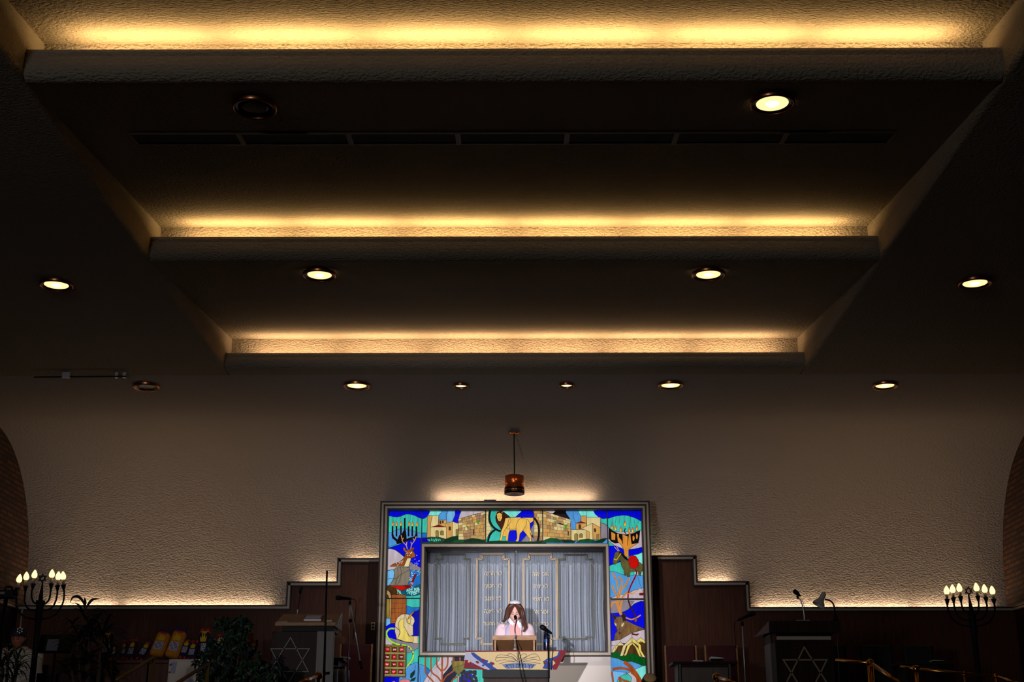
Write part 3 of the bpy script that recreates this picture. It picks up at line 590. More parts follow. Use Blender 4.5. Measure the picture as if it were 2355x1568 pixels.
for a in ([(1565, 1210), (1600, 1290), (1640, 1400), (1655, 1600)], [(1545, 1400), (1590, 1500), (1640, 1608)], [(1815, 1285), (1780, 1370), (1720, 1470)], [(1650, 1270), (1700, 1320), (1700, 1420), (1660, 1600)], [(1800, 1500), (1740, 1560), (1700, 1608)]):
    g2.L('B', a, 5.0, m=ORG, smooth=True); g2.L('B', a, .7, smooth=True)
g2.L('B', [(1910, 1150), (1935, 1210), (1900, 1300), (1840, 1420), (1805, 1530), (1800, 1608)], 4.5, m=DRED, smooth=True); g2.L('B', [(1790, 1540), (1990, 1540)], 1.5, m=ORG); g2.P('B', DRED, [(1980, 1528), (2050, 1528), (2050, 1562), (1980, 1562)]); g2.L('B', [(1800, 1535), (1900, 1520), (1990, 1450)], 1.8, m=ORG, smooth=True)
g2.done('wheat_and_bow_figure', pan, 'orange wheat ears beside a dark red bow')
# lower left panel
g = Glass()
g.P('C', TEAL, [(100, 262), (720, 262), (700, 1700), (100, 1700)])
g.P('C', GLD, [(120, 262), (250, 262), (242, 570), (120, 570)]); g.P('C', SAND, [(250, 262), (275, 262), (268, 570), (240, 570)]); 
g.P('C', BRK, [(275, 262), (512, 262), (508, 520), (400, 560), (330, 650), (262, 650)])
for i, y in enumerate((330, 400, 480, 560, 620)): g.L('C', [(272, y+(i % 2)*20), (505-i*20, y+8)], .7)
for x in (330, 390, 452): g.L('C', [(x, 268), (x-4, 560)], .7)
g.P('C', MID, [(512, 372), (600, 400), (712, 392), (712, 440), (600, 510), (508, 540)]); g.P('C', BLD, [(712, 432), (640, 465), (570, 540), (600, 700), (600, 850), (705, 850)]);
g.P('C', SKL, [(110, 570), (262, 570), (260, 655), (210, 690), (110, 695)]); g.P('C', BLU, [(110, 700), (200, 692), (262, 652), (345, 655), (330, 800), (360, 900), (240, 880), (110, 840)])
g.P('C', LIL, [(110, 840), (240, 870), (300, 985), (110, 985)]); g.P('C', MAU, [(200, 860), (360, 905), (500, 945), (700, 965), (695, 1030), (600, 1110), (510, 1120), (510, 990), (300, 975)])
g.P('C', TEAL, [(510, 1120), (600, 1100), (695, 1035), (695, 1290), (510, 1300)]); g.P('C', SKY, [(500, 1340), (580, 1300), (700, 1285), (700, 1700), (390, 1700), (390, 1500), (500, 1490)], True)
g.P('C', BLU, [(100, 1490), (400, 1492), (380, 1600), (200, 1700), (100, 1700)])
g.P('C', PNK, [(250, 1590), (320, 1550), (360, 1590), (430, 1530), (520, 1525), (570, 1560), (570, 1640), (250, 1640)], True); g.P('C', DGR, [(570, 1500), (575, 1440), (645, 1380), (635, 1450), (590, 1510)]); g.P('C', DGR, [(565, 1560), (590, 1520), (660, 1495), (630, 1550)]); g.L('C', [(590, 1510), (640, 1400), (655, 1300)], .9, smooth=True)
g.done('glass_panel', ark, 'lower left stained glass panel with a horned animal and a gold board of red tiles'); pan = [o for o in COL.objects if o.name.startswith('glass_panel')][-1]
g2 = Glass(); g2.n = 26
g2.P('C', UNI, [(335, 640), (370, 560), (430, 510), (500, 502), (590, 525), (630, 570), (638, 620), (612, 680), (615, 760), (610, 830), (560, 852), (690, 850), (690, 965), (600, 955), (500, 940), (360, 900), (330, 780)])
g2.P('C', UNY, [(390, 700), (385, 640), (420, 585), (480, 575), (470, 640), (480, 710), (520, 780), (545, 850), (620, 850), (610, 950), (500, 940), (370, 895), (405, 800)]); g2.P('C', UNY, [(520, 580), (575, 578), (575, 650), (540, 660)])
g2.P('C', UNI, [(478, 520), (492, 500), (505, 560), (520, 640), (612, 690), (615, 830), (560, 855), (530, 800), (470, 690), (470, 620)]); g2.P('C', ORG, [(538, 575), (550, 530), (600, 480), (650, 450), (600, 505), (570, 560)]); g2.P('C', BLK, [(576, 575), (596, 570), (588, 592)], lead=0); g2.L('C', [(335, 700), (400, 760), (410, 800), (370, 890)], smooth=True); g2.L('C', [(330, 700), (370, 740), (400, 760)], .8)
g2.done('horned_animal_figure', pan, 'cream animal head with an orange horn')
g2 = Glass(); g2.n = 40
g2.L('C', [(325, 733), (250, 735), (200, 790), (210, 860), (280, 940), (400, 985), (520, 1000), (590, 1060), (620, 1130), (600, 1220), (540, 1300), (480, 1360)], 6.5, smooth=True); g2.L('C', [(325, 733), (250, 735), (200, 790), (210, 860), (280, 940), (400, 985), (520, 1000), (590, 1060), (620, 1130), (600, 1220), (540, 1300), (480, 1360)], 5.2, m=LIME, smooth=True)
for p_ in ((425, 985), (520, 1010), (560, 1040), (600, 1080), (615, 1130), (510, 1320)): g2.P('C', BLD, [(p_[0]-8, p_[1]-14), (p_[0]+8, p_[1]-10), (p_[0]+4, p_[1]+14), (p_[0]-10, p_[1]+10)], lead=0)
g2.done('green_horn_figure', pan, 'lime green curling horn')
g2 = Glass(); g2.n = 56
g2.P('C', GLD, [(150, 990), (300, 985), (512, 1010), (500, 1490), (140, 1488)])
for x in (205, 265, 375, 480): g2.P('C', OLV, [(x-18, 1010), (x+18, 1010), (x+12, 1480), (x-24, 1480)])
for y in (1120, 1235, 1350, 1462): g2.P('C', G((176, 160, 96), .8), [(160, y-22), (500, y-16), (496, y+20), (156, y+14)])
rows = [['לוי', 'שמעון', 'ראובן'], ['נפתלי', 'דן', 'יהודה'], ['יששכר', 'אשר', 'גד'], ['בנימין', 'יוסף', 'זבולן']]
for r in range(4):
    for k in range(3):
        cx = 216+k*110-r*4; cy = 1062+r*116; g2.P('C', RED if (r+k) % 2 == 0 else DRED, [(cx-34, cy-34), (cx+34, cy-34), (cx+32, cy+34), (cx-36, cy+34)])
g2.n += 3
for r in range(4):
    for k in range(3):
        p_ = g2.pt((216+k*110-r*4, 1062+r*116), .0003*g2.n); text_mesh(rows[r][k], .022, p_.x, p_.y, p_.z, WH, g2.b, wmax=.034 if len(rows[r][k]) > 2 else .018)
g2.done('tile_board_figure', pan, 'woven gold board with twelve red lettered tiles')
# lower right panel
g = Glass()
g.P('D', LIL, [(1500, 262), (2090, 262), (2110, 1700), (1510, 1700)])
g.P('D', MAU, [(1520, 290), (1900, 300), (1800, 440), (1700, 480), (1530, 490)]); g.P('D', BLU, [(1530, 490), (1700, 478), (1800, 435), (1900, 340), (2000, 300), (2080, 305), (2085, 740), (1800, 760), (1580, 915), (1535, 925)])
g.P('D', LIL, [(1540, 925), (1680, 905), (1860, 800), (2085, 735), (2090, 980), (1540, 1000)]); g.L('D', [(1680, 860), (1680, 940)], .8); g.L('D', [(1860, 800), (1865, 880)], .8)
g.P('D', BRN, [(1600, 1000), (1700, 960), (1860, 960), (2090, 940), (2090, 1180), (1900, 1150), (1560, 1100)])
g.P('D', G((0, 96, 26), .8, var=.3), [(1545, 1110), (1640, 1085), (1720, 1150), (1900, 1120), (2000, 1180), (2095, 1190), (2095, 1320), (1980, 1300), (1860, 1250), (1700, 1260), (1540, 1180)])
g.P('D', SKY, [(1535, 1180), (1640, 1200), (1760, 1255), (1850, 1245), (1980, 1290), (2030, 1320), (1920, 1370), (1780, 1440), (1535, 1400)]); g.P('D', SKL, [(1530, 1390), (1780, 1420), (1700, 1480), (1600, 1600), (1530, 1700)]); g.P('D', MINT, [(1900, 1375), (2030, 1320), (2100, 1310), (2105, 1500), (2010, 1560), (1960, 1470)]); g.P('D', TEAL, [(1640, 1530), (1700, 1470), (1800, 1440), (1860, 1500), (1840, 1600), (1640, 1700)])
for a, w in (([(1740, 1255), (1830, 1320), (1900, 1400), (2000, 1560), (2010, 1640)], 10), ([(1560, 1370), (1680, 1350), (1800, 1370), (1900, 1420)], 7), ([(1860, 1400), (1960, 1500), (1960, 1650)], 12), ([(1660, 1490), (1720, 1540), (1820, 1570), (1880, 1620)], 6), ([(1660, 1490), (1680, 1560), (1740, 1640)], 6), ([(1545, 1400), (1560, 1500), (1575, 1620)], 5)):
    g.L('D', a, w+1, smooth=True); g.L('D', a, w, m=MENO, smooth=True)
g.done('glass_panel', ark, 'lower right stained glass panel with a wolf above pale tents'); pan = [o for o in COL.objects if o.name.startswith('glass_panel')][-1]
g2 = Glass(); g2.n = 40
g2.L('D', [(1660, 262), (1640, 340), (1660, 430), (1695, 520)], 8, m=ORG, smooth=True); g2.L('D', [(1720, 270), (1690, 350), (1680, 440)], 5, m=ORG, smooth=True); g2.L('D', [(1530, 400), (1560, 330), (1620, 320), (1650, 380)], 4.5, m=ORG, smooth=True); g2.L('D', [(1765, 560), (1850, 590), (1930, 565), (2000, 520)], 4, m=ORG, smooth=True)
g2.L('D', [(1800, 262), (1830, 370), (1880, 460), (1930, 560)], 4.5, m=MANE, smooth=True); g2.P('D', MENO, [(1905, 580), (1935, 570), (1940, 610), (1920, 635), (1902, 615)])
g2.done('bow_figure', pan, 'dark bow with orange wheat stems')
g2 = Glass(); g2.n = 50
g2.P('D', WOLF, [(1580, 915), (1600, 810), (1660, 740), (1760, 600), (1900, 670), (2060, 735), (1960, 770), (1860, 800), (1780, 850), (1680, 900)]); g2.P('D', WOLF, [(1600, 560), (1690, 540), (1760, 600), (1760, 690), (1700, 800), (1680, 830), (1640, 800), (1620, 720), (1580, 640)])
g2.P('D', WOLFD, [(1555, 500), (1620, 550), (1600, 590), (1570, 580)]); g2.P('D', WOLFD, [(1700, 540), (1725, 480), (1762, 520), (1765, 610), (1730, 620)]); g2.P('D', CRM, [(1585, 640), (1620, 650), (1622, 700), (1595, 680)]); g2.P('D', CRM, [(1700, 640), (1745, 640), (1720, 710), (1690, 700)]); g2.P('D', BLK, [(1650, 795), (1690, 795), (1672, 815)], lead=0); g2.L('D', [(1690, 540), (1670, 700), (1672, 795)], .8); g2.P('D', BLK, [(1600, 652), (1614, 658), (1604, 668)], lead=0); g2.P('D', BLK, [(1706, 654), (1724, 650), (1714, 666)], lead=0)
g2.done('wolf_figure', pan, 'brown wolf with pale eyes')
g2 = Glass(); g2.n = 64
for p_ in ([(1548, 1115), (1590, 1100), (1612, 1000), (1680, 940), (1750, 1000), (1680, 1000), (1590, 1005)], [(1675, 1165), (1720, 1160), (1770, 1010), (1865, 940), (1865, 870), (1780, 950), (1720, 1010)], [(1865, 870), (1865, 940), (1960, 1005), (1970, 1080), (2030, 1180), (2075, 1190), (2010, 1080), (2000, 990)], [(1740, 1165), (1775, 1150), (1830, 1010), (1865, 980), (1865, 940), (1790, 1000)], [(1865, 940), (1865, 975), (1910, 1020), (1975, 1170), (2010, 1175), (1960, 1040)], [(1930, 930), (2000, 870), (2085, 950), (2085, 980), (2000, 930), (1970, 960)]):
    g2.P('D', UNY if p_[0][0] > 1700 else SANDL, p_)
g2.P('D', DRED, [(1865, 805), (1920, 820), (1980, 812), (1940, 842), (1868, 830)]); g2.L('D', [(1863, 800), (1863, 875)], .8)
g2.done('tent_figure', pan, 'cream pointed tents with a red pennant')
# bottom centre-left panel
g = Glass()
g.P('C', TEAL, [(700, 1165), (1760, 1165), (1760, 1720), (700, 1720)])
g.P('C', SKY, [(700, 1290), (760, 1300), (850, 1350), (890, 1400), (800, 1540), (760, 1720), (700, 1720)]); g.P('C', MID, [(800, 1310), (885, 1395), (850, 1480), (810, 1400)])
g.P('C', LIL, [(1040, 1165), (1240, 1165), (1230, 1280), (1100, 1440), (1060, 1560), (900, 1720), (770, 1720), (780, 1560), (880, 1400), (960, 1290), (1020, 1230)]); g.L('C', [(1080, 1270), (940, 1360), (880, 1500), (850, 1568)], .8, smooth=True); 
g.P('C', GRAPE, [(1240, 1165), (1420, 1165), (1420, 1240), (1240, 1240)]); g.P('C', GRAPE, [(1225, 1290), (1240, 1380), (1300, 1440), (1200, 1620), (1040, 1620), (1090, 1450)])
g.P('C', BLU, [(1340, 1500), (1500, 1380), (1560, 1500), (1440, 1720), (1330, 1720)])
g.P('C', GLD, [(1215, 1240), (1420, 1240), (1420, 1400), (1360, 1440), (1330, 1470), (1300, 1440), (1235, 1370)]); g.P('C', OLV, [(1235, 1345), (1420, 1290), (1420, 1395), (1330, 1465)]); g.P('C', SAND, [(1310, 1470), (1340, 1470), (1330, 1720), (1300, 1720)])
for a in ([(808, 1165), (808, 1400), (840, 1470), (900, 1530), (960, 1600)], [(896, 1165), (896, 1380), (930, 1440), (1000, 1490), (1050, 1560)], [(985, 1165), (985, 1290), (1010, 1340), (1060, 1400)], [(1160, 1165), (1155, 1290), (1130, 1350), (1085, 1390)], [(1250, 1390), (1200, 1430), (1130, 1480), (1080, 1570)], [(1310, 1480), (1240, 1530), (1200, 1600)], [(1350, 1165), (1350, 1240)], [(1250, 1165), (1255, 1240)]):
    g.L('C', a, 4.6, smooth=True); g.L('C', a, 3.7, m=MENO, smooth=True)
g.L('C', [(1070, 1165), (1070, 1620)], 5.2); g.L('C', [(1070, 1165), (1070, 1620)], 4.2, m=MENO)
rnd = random.Random(5)
for i in range(28):
    x = 1380+rnd.random()*230; y = 1390+rnd.random()*180; g.P('C', G((44, 38, 70), .6), [(x+26*math.cos(k*PI/5), y+26*math.sin(k*PI/5)) for k in range(10)], lead=.9)
g.done('glass_panel', ark, 'bottom stained glass panel with an orange branched candelabrum, cup and grapes')
def bar(p, q, w=.022, y=YG-.13):
    a = at(*p, YG-.03); c = at(*q, YG-.03)
    b = MB()
    if abs(a.x-c.x) < abs(a.z-c.z): x = (a.x+c.x)/2; b.box(x-w/2, x+w/2, YG-.045, YG-.03, min(a.z, c.z), max(a.z, c.z), LEAD)
    else: z = (a.z+c.z)/2; b.box(min(a.x, c.x), max(a.x, c.x), YG-.045, YG-.03, z-w/2, z+w/2, LEAD)
    b.build('divider_bar', ark)
bar((970.5, 1166), (970, 1250), .012); bar((1117, 1166), (1117, 1249), .012); bar((1248, 1166), (1248, 1249), .012); bar((1396.5, 1166), (1398, 1249), .012)
bar((884, 1376), (966, 1376), .014); bar((1404, 1378), (1486, 1378), .018); bar((962, 1508), (961, 1620), .012); bar((1404, 1509), (1404, 1620), .012)
# white board below the doors at right
WB = mat('white_board', (226, 214, 206), .5)
a = at(1113, 1508, YG-.02); c = at(1404, 1508, YG-.02)
MB().box(a.x, c.x, YG-.05, YG+.1, ZB, a.z, WB).build('lower_board', ark, label='plain white board under the doors')
zb0 = at(1000, 1568+10, YG).z; MB().box(AX0+.1, at(1113, 1508, YG-.02).x, YG+.0, YG+.1, ZB, zb0, G((36, 84, 150), .6)).build('lower_glass_panel', ark); MB().box(at(1404, 1508, YG-.02).x, AX1-.1, YG+.0, YG+.1, ZB, zb0, G((62, 200, 182), var=.22)).build('lower_glass_panel', ark)
gb = Glass(); gb.n = 48
gb.P('D', G((132, 160, 190), .7), [(1430, 1172), (1525, 1172), (1525, 1400), (1470, 1450), (1420, 1360), (1415, 1250)]); 
for a_ in ([(1340, 1568), (1400, 1500), (1480, 1450), (1525, 1400)], [(1490, 1440), (1510, 1520), (1520, 1600)]): gb.L('D', a_, 6, m=MENO, smooth=True)
gb.P('D', SKL, [(1350, 1600), (1400, 1540), (1480, 1500), (1515, 1600)])
gb.done('branch_figure', ark, 'small blue glass inset with an orange branch')
# glass doors with etched outlines and lettering
DG = bpy.data.materials.new('door_glass'); DG.use_nodes = True; nt = DG.node_tree; nt.nodes.clear()
ou = nt.nodes.new('ShaderNodeOutputMaterial'); tr_ = nt.nodes.new('ShaderNodeBsdfTransparent'); gl = nt.nodes.new('ShaderNodeBsdfGlossy'); mx = nt.nodes.new('ShaderNodeMixShader')
gl.inputs['Roughness'].default_value = .05; fr = nt.nodes.new('ShaderNodeFresnel'); fr.inputs[0].default_value = 1.45; tr_.inputs[0].default_value = (.93, .95, .97, 1)
nt.links.new(fr.outputs[0], mx.inputs[0]); nt.links.new(tr_.outputs[0], mx.inputs[1]); nt.links.new(gl.outputs[0], mx.inputs[2]); nt.links.new(mx.outputs[0], ou.inputs[0])
YD = YG+.02
gx0 = ix0+.06; gx1 = ix1-.06; gz0 = iz0+.06; gz1 = iz1-.06; gxm = at(1187, 1380, YD).x
GOLD = mat('gold_line', (214, 180, 130), .4, metal=.0); DKL = mat('dark_etched_line', (92, 92, 70), .5)
def dpt(p, d=.004): o = at(p[0], p[1], YD); return Vector((o.x, YD-d, o.z))
def outline(mb, pts, m, w=.0035):
    P = [dpt(p) for p in pts]
    for a, c in zip(P, P[1:]+P[:1]):
        if abs(a.x-c.x) > abs(a.z-c.z): mb.box(min(a.x, c.x)-w, max(a.x, c.x)+w, YD-.004, YD-.001, a.z-w, a.z+w, m)
        else: mb.box(a.x-w, a.x+w, YD-.004, YD-.001, min(a.z, c.z)-w, max(a.z, c.z)+w, m)
def tablet(mb, c, x0, x1, x2, x3, yt, ys, yb_s, yb, m, c2):
    o1 = OFFS[c]; o2 = OFFS[c2]
    X = [o1[0]+v/KS for v in (x0, x1, x2, x3)]; Y = [o1[1]+yt/KS, o1[1]+ys/KS, o2[1]+yb_s/KS, o2[1]+yb/KS]
    P = [(X[0], Y[1]), (X[1], Y[1]), (X[1], Y[0]), (X[2], Y[0]), (X[2], Y[1]), (X[3], Y[1]), (X[3], Y[2]), (X[2], Y[2]), (X[2], Y[3]), (X[1], Y[3]), (X[1], Y[2]), (X[0], Y[2])]
    # snap to axis-aligned in world space
    outline(mb, P, m); i = 2.4
    P = [(X[0]+i, Y[1]+i), (X[1]+i, Y[1]+i), (X[1]+i, Y[0]+i), (X[2]-i, Y[0]+i), (X[2]-i, Y[1]+i), (X[3]-i, Y[1]+i), (X[3]-i, Y[2]-i), (X[2]-i, Y[2]-i), (X[2]-i, Y[3]-i), (X[1]+i, Y[3]-i), (X[1]+i, Y[2]-i), (X[0]+i, Y[2]-i)]
    outline(mb, P, m)
LW = {0: ['לא תרצח', 'לא תנאף', 'לא תגנב', 'לא תענה', 'לא תחמד'], 1: ['אנכי יהוה', 'לא יהיה', 'לא תשא', 'זכור את', 'כבד את']}
TXT = mat('gold_letter', (232, 206, 160), .4)
for k, (x0, x1) in enumerate(((gx0, gxm-.004), (gxm+.004, gx1))):
    d = MB().box(x0, x1, YD, YD+.008, gz0, gz1, DG).build('glass_door', ark, label='left glass door with gold lettering' if k == 0 else 'right glass door with gold lettering')
    e = MB()
    if k == 0:
        tablet(e, 'A', 955, 1045, 1425, 1500, 905, 980, 895, 980, DKL, 'C'); tablet(e, 'A', 1598, 1680, 2040, 2125, 905, 985, 895, 985, GOLD, 'C')
        X = OFFS['A'][0]+1868/KS; ys = [1140+1218/KS, 1140+1413/KS, 1338+262/KS, 1338+462/KS, 1338+655/KS]; ws = [270, 265, 245, 270, 290]
    else:
        tablet(e, 'B', 160, 240, 605, 690, 905, 985, 900, 985, GOLD, 'D'); tablet(e, 'B', 712, 795, 1155, 1240, 912, 985, 870, 900, DKL, 'D')
        X = OFFS['B'][0]+435/KS; ys = [1140+1230/KS, 1140+1420/KS, 1338+270/KS, 1338+470/KS, 1338+662/KS]; ws = [250, 215, 255, 230, 230]
    e.build('etched_outline', d)
    for s_, y_, w_ in zip(LW[k], ys, ws):
        t_ = MB(); q = dpt((X, y_)); text_mesh(s_, .052, q.x, YD-.004, q.z, TXT, t_, wmax=w_/KS*.0053); t_.build('lettering', d)
MB().box(gxm-.004, gxm+.004, YD-.006, YD+.008, gz0, gz1, mat('door_edge', (150, 150, 150), .3, metal=.6)).build('door_edge_strip', ark)
# curtains behind the glass
CUR = mat('sheer_curtain', (196, 198, 206), .85, var=.12, vscale=3, stretch=(6, 1, .3)); YC = 16.66
def curtain(x0, x1, label, seed, gap):
    rnd = random.Random(seed); n = 260; b = MB(); zt = iz1-.05; zb = iz0+.03; rows = 14; ph = rnd.random()*6; vs = []
    for j in range(rows+1):
        t = j/rows; z = zt+(zb-zt)*t
        for i in range(n+1):
            u = i/n; x = x0+(x1-x0)*u
            e = u if gap > 0 else 1-u
            if gap: x += gap*.012*math.sin(t*PI*2.2+1)*e**4*1.0+gap*.010*e**6*(1-abs(2*t-.8))
            w = math.sin(u*95+ph)+.5*math.sin(u*41+1.3*ph+t*.5)+.3*math.sin(u*170)
            amp = .016+.020*min(1, t*3)
            if t < .09: w = math.sin(u*95*1.6)*.8; amp = .009
            vs.append((x, YC+amp*w, z+(.008*math.sin(u*25+ph) if j == rows else 0)))
    b.add(vs, [(j*(n+1)+i, j*(n+1)+i+1, (j+1)*(n+1)+i+1, (j+1)*(n+1)+i) for j in range(rows) for i in range(n)], CUR, True)
    o = b.build('curtain'); s = o.modifiers.new('solid', 'SOLIDIFY'); s.thickness = .002
    return tag(o, label, 'curtain', 'sheer curtains behind the ark doors')
xm = at(1187, 1380, YC).x
curtain(at(979, 1380, YC).x+.005, xm-.010, 'grey blue pleated curtain behind the left glass door of the ark', 1, -1)
curtain(xm+.010, at(1389, 1380, YC).x, 'grey blue pleated curtain behind the right glass door of the ark', 2, 1)
MB().box(ix0+.03, ix1-.03, YC-.03, YC+.03, iz1-.055, iz1-.035, BLACK).build('curtain_rail', ark)
# small fixture standing on top of the ark
p = at(1127, 1151, YFR+.12)
b = MB(); b.add([(p.x-.055, p.y-.05, ZT), (p.x+.055, p.y-.05, ZT), (p.x+.055, p.y+.05, ZT), (p.x-.055, p.y+.05, ZT), (p.x-.075, p.y-.06, ZT+.028), (p.x+.075, p.y-.06, ZT+.028), (p.x+.075, p.y+.06, ZT+.028), (p.x-.075, p.y+.06, ZT+.028)], [(0, 1, 2, 3), (4, 5, 6, 7), (0, 1, 5, 4), (1, 2, 6, 5), (2, 3, 7, 6), (3, 0, 4, 7)], mat('grey_box', (110, 98, 100), .5))
tag(b.build('small_tray'), 'small grey tray standing on the top edge of the ark frame', 'tray')
area('ark_top_light', (at(1092, 1150, YFR).x, 16.57, ZT+.03), .95, .04, 2.6, UP, (PI-.45, 0, 0)); area('ark_top_light', (at(1278, 1150, YFR).x, 16.57, ZT+.03), .95, .04, 2.6, UP, (PI-.45, 0, 0))
# ------------------------------------------------------------------ hanging lamp
px_ = at(1183, 1100, 15.697); PX, PY = px_.x, 15.697; zt_ = at(1183, 1094, PY).z; zb_ = at(1183, 1136, PY).z; zc_ = at(1179, 992, PY).z
t = thing('hanging_lamp', (PX, PY, zc_), 'copper cylinder lamp hanging on a black cord above the ark', 'lamp')
MB().lathe([(.070, .0), (.072, -.012), (.06, -.022), (.0001, -.024)], (PX, PY-.004, zc_-.004), COPPER, 32, Matrix.Rotation(.22, 3, 'X')).build('ceiling_rose', t)
MB().tube([(PX-.004, PY, zc_), (PX, PY, zt_)], .007, BLACK).build('cord', t)
h = zt_-zb_
MB().lathe([(.10, zt_), (.112, zt_-.004), (.112, zt_-h*.67), (.10, zt_-h*.67)], (PX, PY, 0), COPPER, 48, None, False).build('lamp_shade', t)
DCO = mat('dark_copper', (60, 28, 20), .35, metal=.8)
MB().lathe([(.11, zt_-h*.67), (.118, zt_-h*.67), (.118, zt_-h*.76), (.11, zt_-h*.77), (.117, zt_-h*.79), (.117, zt_-h*.82), (.119, zt_-h*.83), (.119, zt_-h), (.10, zt_-h), (.0001, zt_-h*.9)], (PX, PY, 0), DCO, 48).build('base_ring', t)
MB().lathe([(.118, zt_-h*.78), (.1195, zt_-h*.79), (.1195, zt_-h*.81), (.118, zt_-h*.82)], (PX, PY, 0), BRASS, 48, None, False).build('brass_band', t)
# ------------------------------------------------------------------ microphones
def mic_body(b, p, d, L=.17, r=.022, m=BLACK):   # head at p, body back along d
    p = Vector(p); d = Vector(d).normalized()
    b.tube([p, p+d*.008, p+d*.03, p+d*.055, p+d*.06, p+d*L*.9, p+d*L], [r*.5, r*.85, r, r*.9, r*.7, r*.5, r*.45], m, 14)
def micstand(name, base, topz, px, Y, label, boom=None):
    pass
# gooseneck on reading table
YT = 13.68
p0 = at(1184.5, 1494, YT); tz = p0.z
t = thing('gooseneck_microphone', (p0.x, YT, tz), 'black microphone on a silver gooseneck in front of the speaking girl', 'microphone')
MB().lathe([(.024, tz), (.022, tz+.008), (.010, tz+.014), (.0001, tz+.016)], (p0.x, YT, 0), CHROME).build('base', t)
b = MB(); z1 = at(1185, 1471, YT).z; b.tube([(p0.x, YT, tz), (p0.x, YT, z1)], .0045, CHROME); b.lathe([(.004, z1-.006), (.014, z1-.004), (.014, z1+.004), (.004, z1+.006)], (p0.x, YT, 0), CHROME); b.build('stem', t)
pts = [at(1185, 1471, YT), at(1186, 1462, YT), at(1184.5, 1450, YT), at(1185, 1440, YT+.03), at(1187.5, 1430, YT+.12), at(1187, 1424, YT+.2)]
MB().tube(spl(pts), .0055, mat('gooseneck', (60, 60, 66), .25, metal=1)).build('gooseneck', t)
b = MB(); e = at(1184.5, 1416, YT+.26); mic_body(b, e, pts[-1]-e, .07, .0165); b.build('microphone_head', t)
# microphone stand in front of the table
def stand_mic(px_b, px_t, py_t, Y, head, tail, label, cable, boom=None, low=STG, r=.011):
    top = at(px_t, py_t, Y); x = at(px_b, 1568, Y).x
    t = thing('microphone_stand', (top.x, Y, low), label, 'microphone stand', 'microphone stands on the platform')
    b = MB(); b.tube([(top.x, Y, low+.03), (top.x, Y, (low+top.z)/2+.02)], r, BLACK); b.build('lower_pole', t)
    b = MB(); b.tube([(top.x, Y, (low+top.z)/2), (top.x, Y, top.z)], r*.7, BLACK if r > .01 else CHROME); b.build('upper_pole', t)
    MB().tube([(top.x, Y, (low+top.z)/2-.03), (top.x, Y, (low+top.z)/2+.04)], r*1.5, BLACK).build('clutch', t)
    MB().lathe([(.13, low), (.13, low+.012), (.03, low+.03), (.0001, low+.035)], (top.x, Y, 0), BLACK).build('base', t)
    MB().tube([top+Vector((0, 0, -.03)), top+Vector((0, 0, .012))], .014, BLACK).build('clip', t)
    m = MB(); a = at(*head, Y-.03); c = at(*tail, Y+.02); mic_body(m, a, c-a, (c-a).length, .026)
    mo = m.build('microphone', t)
    if cable: MB().tube(spl([at(*q, Y+.03) for q in cable]), .0035, BLACK, 8).build('cable', t)
    return t
stand_mic(1264, 1261, 1462, 13.52, (1243, 1439), (1268, 1456), 'microphone stand at the right end of the embroidered reading table', [(1268, 1456), (1271, 1464), (1272, 1485), (1270, 1510), (1268, 1540)], low=BIM)
t = stand_mic(800, 805, 1384, 14.4, (772, 1374), (808, 1377), 'microphone stand with a boom arm between the left lectern and the ark', [(808, 1377), (817, 1380), (819, 1395), (816, 1425), (812, 1470)], r=.0095)
a, c = at(806, 1386, 14.4), at(828, 1520, 14.4)
MB().tube([a, c], .006, CHROME).build('boom_arm', t); MB().tube([c, at(833, 1538, 14.4)], .016, BLACK).build('counterweight', t); MB().ball(at(806, 1427, 14.4), .02, BLACK).build('boom_clamp', t)
t = stand_mic(1712, 1707, 1432, 14.3, (1737, 1408), (1697, 1426), 'microphone stand between the red chairs and the right lectern', [(1697, 1426), (1689, 1432), (1689, 1450), (1693, 1490)], r=.0095)
# tall black pole
p = at(752, 1312, 12.05)
t = thing('tall_stand', (p.x-.0, 12.05, 0), 'tall thin black metal pole standing in front of the left lectern', 'stand')
q = at(744, 1568, 12.05)
MB().tube([(q.x, 12.05, 0), (q.x+.002, 12.05, q.z+.1)], .013, BLACK).build('lower_pole', t); MB().tube([(q.x+.002, 12.05, q.z+.1), (p.x, 12.05, p.z)], [.0105, .008], BLACK).build('upper_pole', t)
MB().tube([(q.x-.01, 12.05, q.z+.07), (q.x+.05, 12.05, q.z+.075)], .012, BLACK).build('clamp_knob', t); MB().lathe([(.16, 0), (.16, .015), (.02, .03)], (q.x, 12.05, 0), BLACK).build('base', t)
# ------------------------------------------------------------------ reading table
YTB = 13.6
a = at(1071, 1496, YTB); c = at(1302, 1496, YTB); ztb = (a.z+c.z)/2; TX0, TX1 = a.x, c.x
RED_D = mat('cloth_maroon', (112, 18, 34), .85); CBEI = mat('cloth_beige', (192, 168, 122), .85, var=.06, vscale=90); CBLU = mat('cloth_blue', (34, 60, 128), .85); CSIL = mat('cloth_silver', (150, 150, 172), .7); CINK = mat('cloth_thread', (34, 34, 60), .8)
t = thing('reading_table', ((TX0+TX1)/2, YTB+.4, BIM), 'tall dark wooden reading table under the embroidered cloth in front of the ark', 'table')
b = MB(); b.box(TX0+.01, TX1-.01, YTB+.01, YTB+.70, ztb-.05, ztb-.008, WOOD); b.build('tabletop', t, .004)
b = MB(); x0 = at(1112, 1560, YTB+.1).x; x1 = at(1262, 1560, YTB+.1).x; b.box(x0, x1, YTB+.1, YTB+.7, BIM, ztb-.26, WOOD_D); b.box(x0-.01, x1+.01, YTB+.03, YTB+.12, ztb-.255, ztb-.05, BLACK); b.box(x0, x1, YTB+.12, YTB+.68, ztb-.26, ztb-.05, WOOD_D); b.build('cabinet', t)
